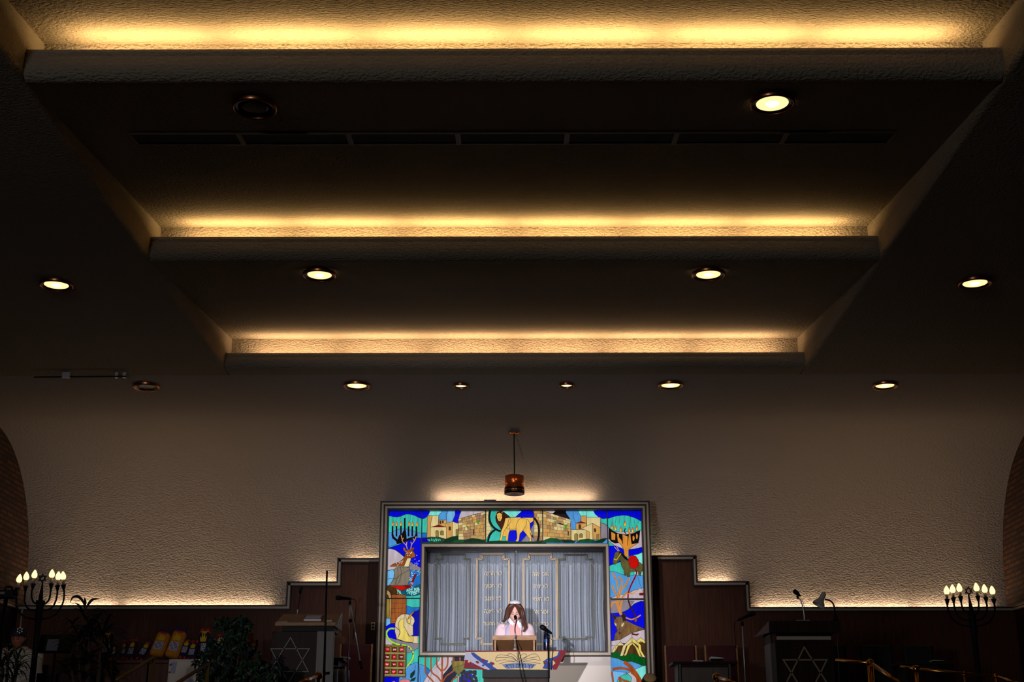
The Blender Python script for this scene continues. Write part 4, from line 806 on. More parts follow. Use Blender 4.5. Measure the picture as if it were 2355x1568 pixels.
for i in range(4): MB().box(x0+(x1-x0)*i/4+.004, x0+(x1-x0)*(i+1)/4-.004, YTB+.09, YTB+.1, BIM+.05, ztb-.32, WOOD_D).build('front_slat', t)
# cloth
t = thing('embroidered_cloth', ((TX0+TX1)/2, YTB, ztb), 'beige maroon and blue embroidered cloth hanging over the front of the reading table', 'cloth')
OFFS['E'] = (1050, 1350)
class Cl:
    def __init__(s): s.b = MB(); s.n = 0
    def pt(s, p, d): q = at(1050+p[0]/7.193, 1350+p[1]/7.193, YTB-.012); return Vector((q.x, YTB-.012-d, q.z))
    def P(s, m, pts, sm=False):
        s.n += 1; d = .0008*s.n
        P = [Vector((x, y, 0)) for x, y in pts]
        if sm: P = spl(P+[P[0]], 5)[:-1]
        s.b.add([s.pt(p, d) for p in P], [list(range(len(P)))], m)
    def L(s, pts, w, m, sm=True):
        s.n += 1; d = .0008*s.n; pts = [tuple(v[:2]) for v in spl([(x, y, 0) for x, y in pts], 5)] if sm else pts; vs = []; fs = []
        for i in range(len(pts)-1):
            a = Vector(pts[i]); c = Vector(pts[i+1]); t_ = (c-a).normalized(); n = Vector((-t_.y, t_.x))*w; k = len(vs)
            vs += [s.pt(q, d) for q in (a+n, c+n, c-n, a-n)]; fs.append((k, k+1, k+2, k+3))
        s.b.add(vs, fs, m)
g = Cl(); b = g.b
q0, q1, q2, q3 = [g.pt(p, 0) for p in ((148, 1058), (1815, 1045), (1585, 1368), (118, 1350))]
b.prism([q0, q1, q2, q3], (0, .010, 0), CBEI)
b.box(TX0, TX1, YTB-.01, YTB+.7, ztb-.008, ztb, RED_D)
g.b.build('cloth_body', t)
g = Cl(); g.P(RED_D, [(118, 1348), (140, 1190), (200, 1210), (260, 1250), (380, 1310), (500, 1368)]); g.P(CSIL, [(150, 1075), (235, 1085), (330, 1170), (480, 1250), (560, 1300), (620, 1352), (520, 1368), (380, 1310), (200, 1205), (125, 1200)])
g.P(CBLU, [(232, 1078), (290, 1082), (345, 1125), (420, 1180), (530, 1215), (600, 1245), (600, 1310), (680, 1362), (560, 1362), (470, 1290), (330, 1190), (270, 1140)])
for p_, r_ in (((205, 1232), 22), ((535, 1238), 26)): g.P(CBEI, [(p_[0]-r_, p_[1]+r_*.7), (p_[0]-r_*.4, p_[1]-r_), (p_[0]+r_, p_[1]-r_*.5), (p_[0]+r_*.6, p_[1]+r_*.6)])
for p_ in ((345, 1240), (440, 1205), (600, 1262)): g.P(RED_D, [(p_[0]-30, p_[1]-14), (p_[0], p_[1]-20), (p_[0]+28, p_[1]), (p_[0]+20, p_[1]+22), (p_[0]-16, p_[1]+16)], True)
for p_ in ((265, 1270), (440, 1295)): g.P(CBLU, [(p_[0]-26, p_[1]+10), (p_[0]-8, p_[1]-16), (p_[0]+22, p_[1]-10), (p_[0]+8, p_[1]+14)], True)
g.P(CBLU, [(1815, 1050), (1690, 1060), (1665, 1130), (1590, 1165), (1500, 1180), (1430, 1230), (1450, 1290), (1420, 1345), (1560, 1362), (1640, 1300)]); g.P(RED_D, [(1815, 1045), (1725, 1050), (1690, 1150), (1585, 1200), (1590, 1366), (1640, 1362)]); g.P(CBEI, [(1500, 1210), (1530, 1195), (1545, 1235), (1520, 1262)]); g.P(CBEI, [(1590, 1205), (1635, 1255), (1590, 1300)]); g.P(RED_D, [(1435, 1230), (1480, 1250), (1500, 1285), (1450, 1270)])
g.L([(150, 1064), (1815, 1052)], 9, RED_D, False); g.L([(1815, 1048), (1640, 1368)], 10, RED_D, False)
g.b.build('coloured_border', t, label='maroon, blue and silver border pieces')
g = Cl()
for L_ in ([(1010, 1240), (940, 1160), (860, 1140), (850, 1110), (900, 1100), (980, 1150), (1010, 1210)], [(1005, 1230), (900, 1150), (760, 1120), (680, 1130), (645, 1190), (670, 1225), (800, 1200), (960, 1230)], [(1000, 1225), (880, 1170), (740, 1160), (650, 1170)], [(1000, 1240), (860, 1230), (700, 1270)], [(1005, 1250), (1010, 1120), (985, 1095)], [(1025, 1240), (1060, 1140), (1110, 1100), (1160, 1120), (1150, 1150), (1060, 1190)], [(1030, 1235), (1150, 1160), (1240, 1110), (1320, 1110), (1375, 1180), (1370, 1215), (1280, 1195), (1100, 1230)], [(1030, 1235), (1180, 1180), (1340, 1150)], [(1030, 1245), (1180, 1235), (1390, 1265)]):
    g.L(L_, 3.2, CINK)
g.b.build('stitched_book_outline', t)
g = Cl(); g.P(mat('cloth_grey_blue', (92, 110, 150), .8), [(745, 1280), (850, 1265), (1040, 1250), (1200, 1258), (1325, 1275), (1250, 1345), (1040, 1335), (830, 1352)]); g.b.build('banner_patch', t)
tb = MB(); q = g.pt((1040, 1302), .006); text_mesh('עץ חיים היא', .05, q.x, q.y, q.z, CINK, tb, wmax=445/7.193*.00438); tb.build('lettering', t)
g = Cl(); 
# small desk lectern standing on the table
xa, xb = at(1133, 1465, YTB+.22).x, at(1234, 1465, YTB+.22).x; yl = YTB+.20; zl0 = ztb; zl1 = at(1184, 1471.7, yl).z; zl2 = at(1184, 1460.5, yl).z
t = thing('desk_lectern', ((xa+xb)/2, yl+.18, ztb), 'light wooden open-fronted desk lectern on the reading table in front of the girl', 'lectern')
ins = .012
b = MB(); b.prism([(xa, yl, zl1), (xa, yl, zl2), (xa, yl+.4, zl2-.06), (xa, yl+.4, zl1-.08)], (xb-xa, 0, 0), WOOD_L); b.build('sloping_top', t, .003)
for x in (xa+.018, xb-.034): MB().prism([(x, yl+.01, ztb), (x, yl+.01, zl1), (x, yl+.38, zl1-.07), (x, yl+.38, ztb)], (.016, 0, 0), WOOD_L).build('side_panel', t)
MB().box(xa+.034, xb-.034, yl+.34, yl+.352, ztb, zl1-.07, WOOD_D).build('back_panel', t)
# dark blue bottle
q = at(1257, 1494, YTB+.1); zc2 = at(1257, 1457, YTB+.1).z; BT = mat('bottle_blue', (8, 14, 42), .25, spec=.6, lac=.4)
t = thing('bottle', (q.x, YTB+.1, ztb), 'dark blue bottle with black cap at the right end of the reading table', 'bottle')
MB().lathe([(.028, ztb), (.031, ztb+.005), (.031, zc2-.02), (.026, zc2-.005), (.02, zc2)], (q.x, YTB+.1, 0), BT).build('bottle_body', t)
MB().lathe([(.02, zc2), (.021, zc2+.002), (.021, zc2+.024), (.018, zc2+.028)], (q.x, YTB+.1, 0), BLACK).build('cap', t)
MB().lathe([(.0313, ztb+.09), (.0313, ztb+.12)], (q.x, YTB+.1, 0), mat('bottle_band', (16, 52, 124), .3), 24, None, False).build('label_band', t)
# cables trailing from the gooseneck over the cloth
t = MB(); 
t.tube(spl([at(1187, 1472, 13.66), at(1190, 1490, 13.60), at(1192, 1505, 13.565), at(1197, 1545, 13.56), at(1206, 1590, 13.6)]), .0035, BLACK, 8); t.tube(spl([at(1188, 1474, 13.66), at(1192, 1492, 13.60), at(1196, 1506, 13.565), at(1205, 1548, 13.56), at(1212, 1590, 13.6)]), .0035, BLACK, 8)
tag(t.build('microphone_cable'), 'thin black cable running from the gooseneck microphone down over the embroidered cloth', 'cable')
# ------------------------------------------------------------------ star of david
def star(b, c, R, w, d, m, tx=(1, 0, 0), tz_=(0, 0, 1)):
    c = Vector(c); X = Vector(tx); Z = Vector(tz_); Y = X.cross(Z)*-1
    for s_ in (1, -1):
        V = [c+(X*math.sin(k*2*PI/3)*R+Z*math.cos(k*2*PI/3)*R*s_) for k in range(3)]
        I = [c+(v-c)*(1-2*w/R) for v in V]
        for k in range(3):
            b.prism([V[k], V[(k+1) % 3], I[(k+1) % 3], I[k]], X.cross(Z)*d, m)
GREY_W = mat('grey_wood', (84, 76, 66), .5, var=.15, vscale=6, stretch=(6, 6, .6)); STARM = mat('pewter', (84, 82, 78), .5); STARB = mat('bronze_tone', (150, 132, 104), .5)
# left lectern (slope towards the hall)
Yl = 13.45
A = at(633, 1434, Yl); B = at(772, 1436, Yl); Cc = at(784.5, 1411.5, Yl+.42); D = at(644, 1411.5, Yl+.42)
xa, xb = A.x, (B.x+Cc.x)/2; zf = A.z; zb2 = Cc.z
t = thing('lectern', ((xa+xb)/2, Yl+.3, STG), 'wooden lectern with a pewter star, left of the ark, open papers on its sloping top', 'lectern')
b = MB(); b.prism([(xa, Yl, zf), (xa, Yl+.42, zb2), (xa, Yl+.42, zb2-.03), (xa, Yl, zf-.02)], (xb-xa, 0, 0), WOOD_L); b.box(xa, xb, Yl-.012, Yl, zf-.02, zf+.012, WOOD_L); b.build('sloping_top', t, .002)
MB().prism([(xb, Yl, zf-.03), (xb, Yl+.42, zb2+.004), (xb, Yl+.42, zf-.03)], (.012, 0, 0), PAPER).build('side_wedge', t, label='pale side wedge')
x0, x1 = at(649, 1440, Yl+.06).x, at(768, 1440, Yl+.06).x; z1 = at(700, 1437.5, Yl+.06).z; z0 = at(700, 1451, Yl+.06).z
MB().box(x0, x1, Yl+.06, Yl+.4, z0, z1, BLACK).build('shelf_box', t)
xf0, xf1 = at(617, 1470, Yl+.1).x, at(728, 1480, Yl+.1).x
MB().box(x0-.1, xf1, Yl+.10, Yl+.13, STG, z0, WOOD_D).build('front_panel', t)
for pa, pb in ((728, 746), (749, 767)):
    xx0, xx1 = at(pa, 1480, Yl+.06).x, at(pb, 1480, Yl+.06).x; MB().box(xx0, xx1, Yl+.06, Yl+.12, STG, z0+.0, GREY_W).build('corner_post', t, .003)
MB().box(x0-.1, xf1, Yl+.13, Yl+.42, STG, z0-.02, WOOD_D).build('cabinet', t)
sb = MB(); cs = at(666.5, 1518, Yl+.09); star(sb, (cs.x, Yl+.088, cs.z), 54*.0042, .0105, .012, STARM); sb.build('star_emblem', t)
def slab(p0, w, d, h, m, zr=0., name='x'): pass
def zs(y): return zf+(zb2-zf)*(y-Yl)/.42
def onslope(name, pxc, py, w, d, h, m, label, cat, rot=0, cover=None):
    best = None
    for k in range(60):
        y = Yl+.02+.38*k/59; q = at(pxc, py, y)
        if best is None or abs(q.z-zs(y)) < best[0]: best = (abs(q.z-zs(y)), y, q.x)
    y, x = best[1], best[2]; o = thing(name, (x, y, zs(y)), label, cat)
    M = Matrix.Translation((x, y, zs(y)+.001)) @ Matrix.Rotation(math.atan2(zb2-zf, .42), 4, 'X') @ Matrix.Rotation(rot, 4, 'Z')
    b = MB(); b.box(-w/2, w/2, -d/2, d/2, 0, h, m, M); b.build('pages', o)
    if cover: MB().box(-w/2-.006, w/2+.006, -d/2-.006, d/2+.006, h, h+.004, cover, M).build('cover', o); MB().box(-w/2+.008, w/2-.008, -d/2+.008, d/2-.008, h+.004, h+.006, mat('book_page', (190, 188, 196), .7), M).build('cover_panel', o)
    return o
onslope('book', 721, 1424, .17, .14, .02, PAPER, 'thick open blue-edged book on the sloping top of the left lectern', 'book', cover=mat('navy_cover', (26, 30, 92), .5))
onslope('paper_sheet', 648, 1431, .11, .05, .003, PAPER, 'white and blue leaflet at the left corner of the left lectern', 'paper', .1)
onslope('paper_sheet', 722, 1433, .09, .03, .004, PAPER, 'small white paper slip below the book on the left lectern', 'paper', -.1)
onslope('paper_sheet', 757, 1428, .05, .05, .006, PAPER, 'small white card at the right corner of the left lectern', 'paper', .2)
onslope('paper_sheet', 674, 1429, .03, .03, .006, mat('teal_plastic', (20, 120, 150), .4), 'small teal packet between leaflet and book on the left lectern', 'packet', .2)
# gooseneck on the left lectern
g0 = at(684, 1411.5, Yl+.38)
t = thing('gooseneck_microphone', g0, 'slim dark gooseneck microphone rising from the back of the left lectern', 'microphone')
MB().tube([g0+Vector((0, 0, -.01)), at(684.5, 1400, Yl+.36)], .005, CHROME).build('stem', t); MB().tube(spl([at(684.5, 1400, Yl+.36), at(688, 1385, Yl+.35), at(691, 1365, Yl+.34), at(692, 1358, Yl+.34)]), .0045, BLACK).build('gooseneck', t)
b = MB(); mic_body(b, at(693.5, 1350, Yl+.33), at(691, 1362, Yl+.34)-at(693.5, 1350, Yl+.33), .07, .016); b.build('microphone_head', t)
# right lectern
Yr = 13.45
x0, x1 = at(1770, 1440, Yr).x, at(1933, 1440, Yr).x; z1 = at(1850, 1427.5, Yr).z; z0 = at(1850, 1454.5, Yr).z
t = thing('lectern', ((x0+x1)/2, Yr+.3, STG), 'dark wooden lectern with a bronze star, at right under the reading lamp', 'lectern')
MB().box(x0, x1, Yr, Yr+.02, z0, z1, WOOD_D).build('front_board', t, .002)
xw = at(1751, 1454, Yr+.42).x; PB = mat('plum_board', (110, 72, 72), .6)
b = MB(); b.prism([(x0, Yr+.02, z1), (x0, Yr+.02, z0), (x0-.085, Yr+.42, z0), ], (.004, 0, 0), PB); b.prism([(x0-.006, Yr, z0), (x0-.006, Yr, z1), (x0-.09, Yr+.3, z0)], (0, .01, 0), PB); b.build('side_wedge', t, label='plum coloured side wedge')
MB().prism([(x0, Yr+.02, z1-.004), (x0, Yr+.45, z0+.02), (x0, Yr+.45, z0), (x0, Yr+.02, z1-.03)], (x1-x0, 0, 0), WOOD_D).build('sloping_top', t)
xc0, xc1 = at(1786.5, 1467, Yr+.05).x, at(1911, 1467, Yr+.05).x
MB().box(xc0-.05, xc1, Yr+.10, Yr+.4, z0-.12, z0, BLACK).build('shelf_recess', t)
MB().box(xc0, xc1, Yr+.05, Yr+.09, at(1850, 1471, Yr+.05).z, at(1850, 1463, Yr+.05).z, TRIM_L).build('cream_strip', t)
MB().box(xc0-.012, xc1+.015, Yr+.06, Yr+.085, STG, at(1850, 1472, Yr+.06).z, WOOD_D).build('front_panel', t)
MB().box(at(1772, 1500, Yr+.08).x, xc0-.012, Yr+.07, Yr+.4, STG, z0-.09, GREY_W).build('corner_post', t, .003); MB().box(xc0-.012, xc1+.01, Yr+.09, Yr+.4, STG, z0-.12, WOOD_D).build('cabinet', t)
MB().box(at(1775, 1460, Yr+.08).x, xc0, Yr+.08, Yr+.38, z0-.09, z0, WOOD).build('neck_block', t)
sb = MB(); cs = at(1853, 1547, Yr+.05); star(sb, (cs.x, Yr+.048, cs.z), 61*.0042, .0135, .012, STARB); sb.build('star_emblem', t)
MB().tube([at(1925, 1456, Yr+.03), at(1926, 1480, Yr), at(1929, 1520, Yr), at(1930, 1568, Yr)], .0025, mat('grey_cable', (110, 100, 110), .5), 6).build('hanging_cable', t)
q = at(1849, 1427, Yr+.01)
t = thing('gooseneck_microphone', (q.x, Yr+.03, z1), 'chrome gooseneck microphone standing on top of the right lectern', 'microphone')
MB().box(at(1833.5, 1427, Yr).x, at(1863, 1427, Yr).x, Yr+.01, Yr+.07, z1, z1+.011, mat('base_plate', (160, 140, 156), .4, metal=.4)).build('base', t)
pts = [at(1850, 1426, Yr+.03), at(1849, 1410, Yr+.03), at(1846, 1395, Yr+.03), at(1841, 1380, Yr+.03), at(1836, 1374, Yr+.03)]
MB().tube(spl(pts), [.0065]*25, CHROME).build('gooseneck', t); MB().tube(spl([at(1841, 1371, Yr+.03), at(1848, 1388, Yr+.05), at(1851, 1405, Yr+.06), at(1851, 1425, Yr+.06)]), .0022, BLACK, 6).build('cable', t)
b = MB(); a = at(1825, 1357, Yr+.02); mic_body(b, a, at(1841, 1371, Yr+.03)-a, .085, .023); b.tube([at(1836, 1376, Yr+.03), at(1833, 1370, Yr+.03)], .012, BLACK); b.build('microphone_head', t)
# reading lamp
WHT = mat('lamp_enamel', (200, 190, 186), .4)
q = at(1920, 1428, Yr+.06)
t = thing('desk_lamp', (q.x, Yr+.06, z1), 'white-shaded reading lamp with a black bent arm on the right lectern', 'lamp')
MB().tube([at(1922, 1429, Yr+.06), at(1921, 1418, Yr+.06), at(1920, 1410, Yr+.06)], [.028, .022, .012], BLACK).build('base', t)
MB().tube(spl([at(1920, 1412, Yr+.06), at(1918.5, 1395, Yr+.06), at(1914, 1385, Yr+.06), at(1906, 1380, Yr+.06), at(1897, 1378, Yr+.06)]), .008, BLACK).build('arm', t)
a = at(1896, 1363, Yr+.06); c = at(1882, 1391, Yr+.05); d = c-a
MB().tube([a, a+d*.04, a+d*.12, a+d*.5, a+d*.62, a+d*.85, a+d*1.0], [.008, .02, .025, .028, .034, .058, .062], WHT, 24, caps=False).build('lamp_shade', t)
MB().tube([a, a-d*.12], .004, BLACK).build('switch', t)
t2 = None
# ------------------------------------------------------------------ chairs and low tables
def chair(x0p, x1p, ytop, Y, fab, label, wood=WOOD_L, wide=None):
    a = at(x0p, ytop, Y+.12); c = at(x1p, ytop, Y+.12); x0, x1 = a.x, c.x; zt = (a.z+c.z)/2; xm = (x0+x1)/2
    t = thing('armchair', (xm, Y, STG), label, 'chair', 'chairs on the platform along the panelling'); zs_ = STG+.45
    MB().prism([(x0+.02, Y+.06, zs_), (x0+.02, Y+.13, zt), (x0+.02, Y+.17, zt), (x0+.02, Y+.10, zs_)], (x1-x0-.04, 0, 0), fab).build('backrest', t, .01)
    b = MB(); b.box(x0+.02, x1-.02, Y-.42, Y+.08, zs_-.08, zs_, fab); b.build('seat', t, .015)
    for x in (x0, x1-.018):
        MB().prism([(x, Y+.06, zs_-.1), (x, Y+.135, zt+.004), (x, Y+.165, zt+.004), (x, Y+.10, zs_-.1)], (.018, 0, 0), wood).build('back_post', t)
        MB().box(x-.01, x+.03, Y-.42, Y+.08, zs_+.18, zs_+.21, wood).build('armrest', t, .004)
        MB().box(x, x+.02, Y-.40, Y-.36, STG+.01, zs_+.18, wood).build('leg', t); MB().box(x, x+.02, Y+.04, Y+.08, STG+.01, zs_, wood).build('leg', t)
    return t
FABR = MAROON; FABB = mat('black_vinyl', (10, 8, 8), .6)
chair(782, 857, 1481, 16.0, FABR, 'maroon armchair behind the boom microphone stand, left of the ark')
chair(1528, 1602, 1484.5, 16.0, FABR, 'maroon armchair nearest the ark on the right')
chair(1620, 1696, 1484, 16.0, FABR, 'maroon armchair behind the folded white paper on the low cabinet')
chair(1977, 2053, 1484, 15.4, FABB, 'black armchair behind the brass ball, right of the bronze star lectern', WOOD_D)
chair(2075, 2147, 1484.5, 15.4, FABB, 'black armchair left of the right branched candelabrum', WOOD_D)
chair(1905, 1945, 1483, 15.4, FABB, 'black armchair mostly hidden behind the right lectern', WOOD_D)
def lowtable(px0, px1, py, Y, label, panel=GREY_W, top=WOOD_D):
    a = at(px0, py, Y); c = at(px1, py, Y); z = (a.z+c.z)/2; t = thing('low_cabinet', ((a.x+c.x)/2, Y+.2, STG), label, 'cabinet')
    MB().box(a.x, c.x, Y, Y+.42, z-.025, z, top).build('cabinet_top', t, .003)
    MB().box(a.x+.06, c.x-.06, Y+.06, Y+.38, STG, z-.025, top).build('cabinet_body', t); MB().box(a.x+.1, c.x-.1, Y+.045, Y+.06, STG+.05, z-.06, panel).build('front_panel', t)
    for x in (a.x+.07, c.x-.09): MB().box(x, x+.02, Y+.04, Y+.06, STG, z-.025, panel).build('edge_post', t)
    return z
z = lowtable(1547, 1696, 1520.5, 14.9, 'low dark cabinet with a grey front standing before the two maroon chairs')
def flat(name, px0, px1, py, Y, z, h, m, label, cat, rot=.1, d=.16):
    a = at(px0, py, Y); c = at(px1, py, Y); x = (a.x+c.x)/2; w = abs(c.x-a.x); o = thing(name, (x, Y, z), label, cat)
    M = Matrix.Translation((x, Y+d/2, z)); b = MB(); b.box(-w/2, w/2, -d/2, d/2, .0, h*.6, BLACK if h > .02 else m, M); b.build('cover', o); b = MB(); b.prism([(x-w/2, Y, z+h*.6), (x+w/2, Y, z+h*.6), (x+w/2, Y, z+h*.75), (x-w/2, Y, z+h)], (0, d, 0), PAPER); b.build('pages', o)
flat('book', 1635, 1664, 1510, 14.95, z, .055, PAPER, 'thick book with white page edges at the right on the low dark cabinet', 'book')
flat('book', 1595, 1617.5, 1518, 14.95, z, .018, PAPER, 'thin white book lying at the left on the low dark cabinet', 'book')
z = lowtable(2070, 2175, 1521, 14.45, 'low black cabinet in the dark left of the right branched candelabrum', WOOD_D, FABB)
flat('book', 2147, 2172, 1518, 14.5, z, .022, PAPER, 'book with pale edge on the low black cabinet at far right', 'book')
z = lowtable(745, 790, 1512, 14.8, 'small dark side table between the left lectern and the maroon armchair', WOOD_D)
flat('book', 782, 802, 1513, 15.2, z+.03, .02, PAPER, 'white book on the dark side table left of the ark', 'book')
flat('stack_of_papers', 762, 793, 1534, 14.55, at(775, 1540, 14.55).z, .05, PAPER, 'stack of white papers on the draped stand beside the left lectern', 'papers')
# draped white cloth
TAL = mat('white_shawl', (206, 196, 210), .85, var=.1, vscale=8)
b = MB(); n = 24; vs = []
for j in range(9):
    for i in range(n+1):
        u = i/n; p = at(762+u*(36+j*1.6), 1538+j*9, 14.5); vs.append((p.x, p.y+.03*math.sin(u*14+j*.2), p.z))
b.add(vs, [(j*(n+1)+i, j*(n+1)+i+1, (j+1)*(n+1)+i+1, (j+1)*(n+1)+i) for j in range(8) for i in range(n)], TAL, True)
o = b.build('prayer_shawl'); s = o.modifiers.new('solid', 'SOLIDIFY'); s.thickness = .004; tag(o, 'white shawl with folds draped beside the boom microphone stand', 'shawl')
q = at(780, 1540, 14.6); MB().box(q.x-.1, q.x+.09, 14.53, 14.8, STG, at(780, 1539, 14.6).z, WOOD_D).build('stand_box'); o = lastobj('stand_box'); tag(o, 'dark box stand under the white shawl and papers', 'stand')
# outlet
q = at(858, 1439.5, YW); t = thing('wall_outlet', (q.x, YW, q.z), 'small brass electrical outlet plate on the wood panelling beside the ark', 'outlet')
MB().box(q.x-.024, q.x+.024, YW-.008, YW, q.z-.045, q.z+.045, mat('old_brass', (110, 92, 50), .4, metal=.7)).build('plate', t)
for dz in (-.02, .02): MB().lathe([(.013, 0), (.013, .003), (.0001, .003)], (q.x, YW-.008, q.z+dz), BLACK, 16, Matrix.Rotation(PI/2, 3, 'X')).build('socket', t)
# ------------------------------------------------------------------ branched candelabra
BULB = mat('candle_bulb', (255, 216, 140), .4, emit=2.3); SLEEVE = mat('candle_sleeve', (140, 122, 112), .6)
def menorah(Y, cups, stx, sty, hub, post, arms, label):
    base = at(*post, Y); t = thing('branched_candelabrum', (at(*hub, Y).x, Y, STG), label, 'candelabrum', 'tall black electric candelabra')
    hx = at(*hub, Y); s1 = MB(); s0 = at(stx, sty+9, Y); s3 = at(hub[0], hub[1]-4, Y)
    s1.tube([s0, s0.lerp(s3, .3), s0.lerp(s3, .65), s3], [.006, .011, .018, .021], IRON); s1.build('centre_stem', t)
    sb = MB(); c = at(stx, sty, Y); star(sb, c, .046, .0065, .008, IRON); sb.lathe([(.020, -.004), (.024, -.004), (.024, .004), (.020, .004), (.020, -.004)], c, IRON, 20, Matrix.Rotation(PI/2, 3, 'X'), False); text_mesh('ציון', .018, c.x, c.y-.003, c.z, IRON, sb, wmax=.036, depth=.002); sb.build('star_finial', t)
    b = MB(); b.lathe([(.042, hx.z+.012), (.042, hx.z-.005), (.034, hx.z-.02), (.034, hx.z-.16), (.030, hx.z-.18), (.028, hx.z-.21), (.032, hx.z-.23), (.026, hx.z-.25), (.030, STG+.12), (.10, STG+.08), (.16, STG+.03), (.17, STG)], (hx.x, Y, 0), IRON); b.build('post', t)
    for (cx, cy, bx, by), path in zip(cups, arms):
        p = at(cx, cy, Y); q = at(bx, by, Y); ax = (q-p).normalized(); M = ax.to_track_quat('Z', 'Y').to_matrix()
        MB().tube(spl([p-ax*.05]+[at(*w, Y) for w in path]), .0085, IRON).build('arm', t)
        MB().lathe([(.008, -.055), (.012, -.04), (.024, 0), (.020, .0), (.0001, -.005)], p, IRON, 20, M).build('candle_cup', t)
        L = (q-p).length-.034
        s = MB().lathe([(.0125, -.005), (.0125, L)], p, SLEEVE, 16, M).build('candle_sleeve', t)
        MB().lathe([(.012, L), (.022, L+.010), (.0265, L+.024), (.024, L+.042), (.015, L+.062), (.005, L+.078), (.0001, L+.080)], p, BULB, 20, M).build('bulb', s, label='glowing flame-shaped bulb')
    return t
cl = [(40.5, 1351.5, 44.4, 1331), (59, 1347.3, 60.6, 1325.5), (76.5, 1342, 79.5, 1321), (118, 1341.6, 119.5, 1320), (132.7, 1345.8, 134.3, 1325), (146, 1344.6, 145.2, 1324.5)]
al = [[(38, 1372), (38, 1392), (46, 1410), (64, 1421), (88, 1424)], [(57, 1370), (57, 1385), (66, 1400), (90, 1406)], [(73, 1360), (73, 1374), (78, 1385), (88, 1390)], [(116.5, 1360), (113, 1378), (104, 1388), (96, 1390)], [(132, 1362), (128, 1382), (118, 1398), (96, 1406)], [(147.5, 1362), (145, 1385), (132, 1408), (114, 1420), (94, 1424)]]
menorah(12.9, cl, 98, 1330, (93, 1384), (72, 1568), al, 'black branched candelabrum at left, its two right bulbs touching, in front of the long-leaved plant')
cr = [(2178, 1377.7, 2177, 1358), (2192.5, 1374, 2190.8, 1355), (2208.7, 1371, 2206.3, 1352), (2248.4, 1369.7, 2245.5, 1351), (2266.8, 1373, 2264.3, 1354.5), (2285, 1377, 2282, 1358)]
ar = [[(2180, 1400), (2188, 1420), (2206, 1435), (2232, 1441)], [(2196, 1400), (2202, 1414), (2214, 1424), (2234, 1427)], [(2212, 1392), (2217, 1404), (2232, 1411)], [(2251, 1392), (2250, 1404), (2244, 1411)], [(2270, 1396), (2267, 1412), (2256, 1424), (2244, 1427)], [(2288, 1398), (2285, 1415), (2272, 1432), (2246, 1441)]]
menorah(12.9, cr, 2227.5, 1359, (2235, 1412), (2250, 1568), ar, 'black branched candelabrum at far right with six evenly spaced glowing bulbs')
# ------------------------------------------------------------------ brass rails
def rail(name, loc, label):
    return thing(name, loc, label, 'handrail', 'brass handrails of the platform')
def mk_rail(ballp, Y, ends, posts, label):
    c = at(*ballp, Y); t = rail('brass_handrail', (c.x, Y, 0), label)
    MB().ball(c, .034, BRASS, 20).build('ball', t)
    for (ex, ey, eY, r) in ends: MB().tube([c, at(ex, ey, eY)], r, BRASS, 12).build('rail_bar', t)
    for (pxp, dy) in posts: q = at(pxp, ballp[1]+3, Y); MB().tube([(q.x, Y, 0), (q.x, Y, c.z-.02)], .016, BRASS, 12).build('rail_post', t)
    return t
mk_rail((733, 1553), 11.7, [(688, 1571, 11.1, .015)], [(733, 0)], 'brass handrail ball and bar beside the foot of the tall thin black pole')
mk_rail((1648, 1556), 11.7, [(1692, 1571, 11.1, .015)], [(1648, 0)], 'brass handrail ball and bar in front of the low dark cabinet with grey front')
mk_rail((2001, 1524), 11.9, [(1923, 1518, 12.2, .015), (2072, 1572, 11.1, .017)], [(1998, 0), (2004, 0)], 'brass handrail with its ball right of the bronze star lectern')
mk_rail((2106, 1538), 11.9, [(2071, 1532, 12.0, .013), (2290, 1556, 11.9, .013)], [(2107, 0), (2219, 0)], 'dim brass handrail below the right branched candelabrum')
c = at(2290, 1555, 11.9); t = rail('brass_handrail', (c.x, 11.9, 0), 'short dim brass handrail sloping down at far right'); MB().ball(c, .022, BRASS).build('ball', t); MB().tube([c, at(2345, 1572, 11.5)], .013, BRASS).build('rail_bar', t); MB().tube([(c.x, 11.9, 0), c], .013, BRASS).build('rail_post', t)
DB = mat('aged_brass', (120, 92, 40), .45, metal=.6)
a = at(354, 1512, 11.9); t = rail('brass_handrail', (a.x, 11.9, 0), 'dull brass handrail below the two gold plush scrolls'); MB().tube([a, at(268, 1563, 11.3)], .015, DB).build('rail_bar', t); MB().tube([(a.x, 11.9, 0), a], .015, DB).build('rail_post', t); MB().tube([(a.x-.045, 11.9, 0), a+Vector((-.045, 0, -.03))], .008, BLACK).build('rail_post', t)
a = at(478, 1526, 11.9); t = rail('brass_handrail', (a.x, 11.9, 0), 'brown handrail crossing the white cloth, half hidden by the leafy bush'); MB().tube([a, at(405, 1572, 11.3)], .016, WOOD).build('rail_bar', t); MB().tube([(a.x, 11.9, 0), a], .015, DB).build('rail_post', t)
# ------------------------------------------------------------------ plush scrolls on the table at left
YP = 13.3
zt2 = at(400, 1518, YP).z; xa = at(232, 1518, YP).x; xb = at(606, 1518, YP).x
t = thing('long_table', ((xa+xb)/2, YP+.25, STG), 'long dark table carrying the plush scrolls at left', 'table')
MB().box(xa, xb, YP-.05, YP+.55, zt2-.03, zt2, WOOD).build('tabletop', t, .003); MB().box(xa+.04, xb-.04, YP+.0, YP+.5, STG, zt2-.03, WOOD).build('cabinet', t)
MB().box(xa-.6, xa-.04, YP+.0, YP+.5, STG, zt2-.12, WOOD_D).build('side_cabinet', t)
CW = mat('white_cloth', (208, 196, 180), .9, var=.05, vscale=4); CB = mat('stripe_blue', (70, 76, 110), .8)
c0 = at(389, 1519, YP-.06); c1 = at(476, 1519, YP-.06); c2 = at(560, 1519, YP-.06)
b = MB(); vs = []; n = 30
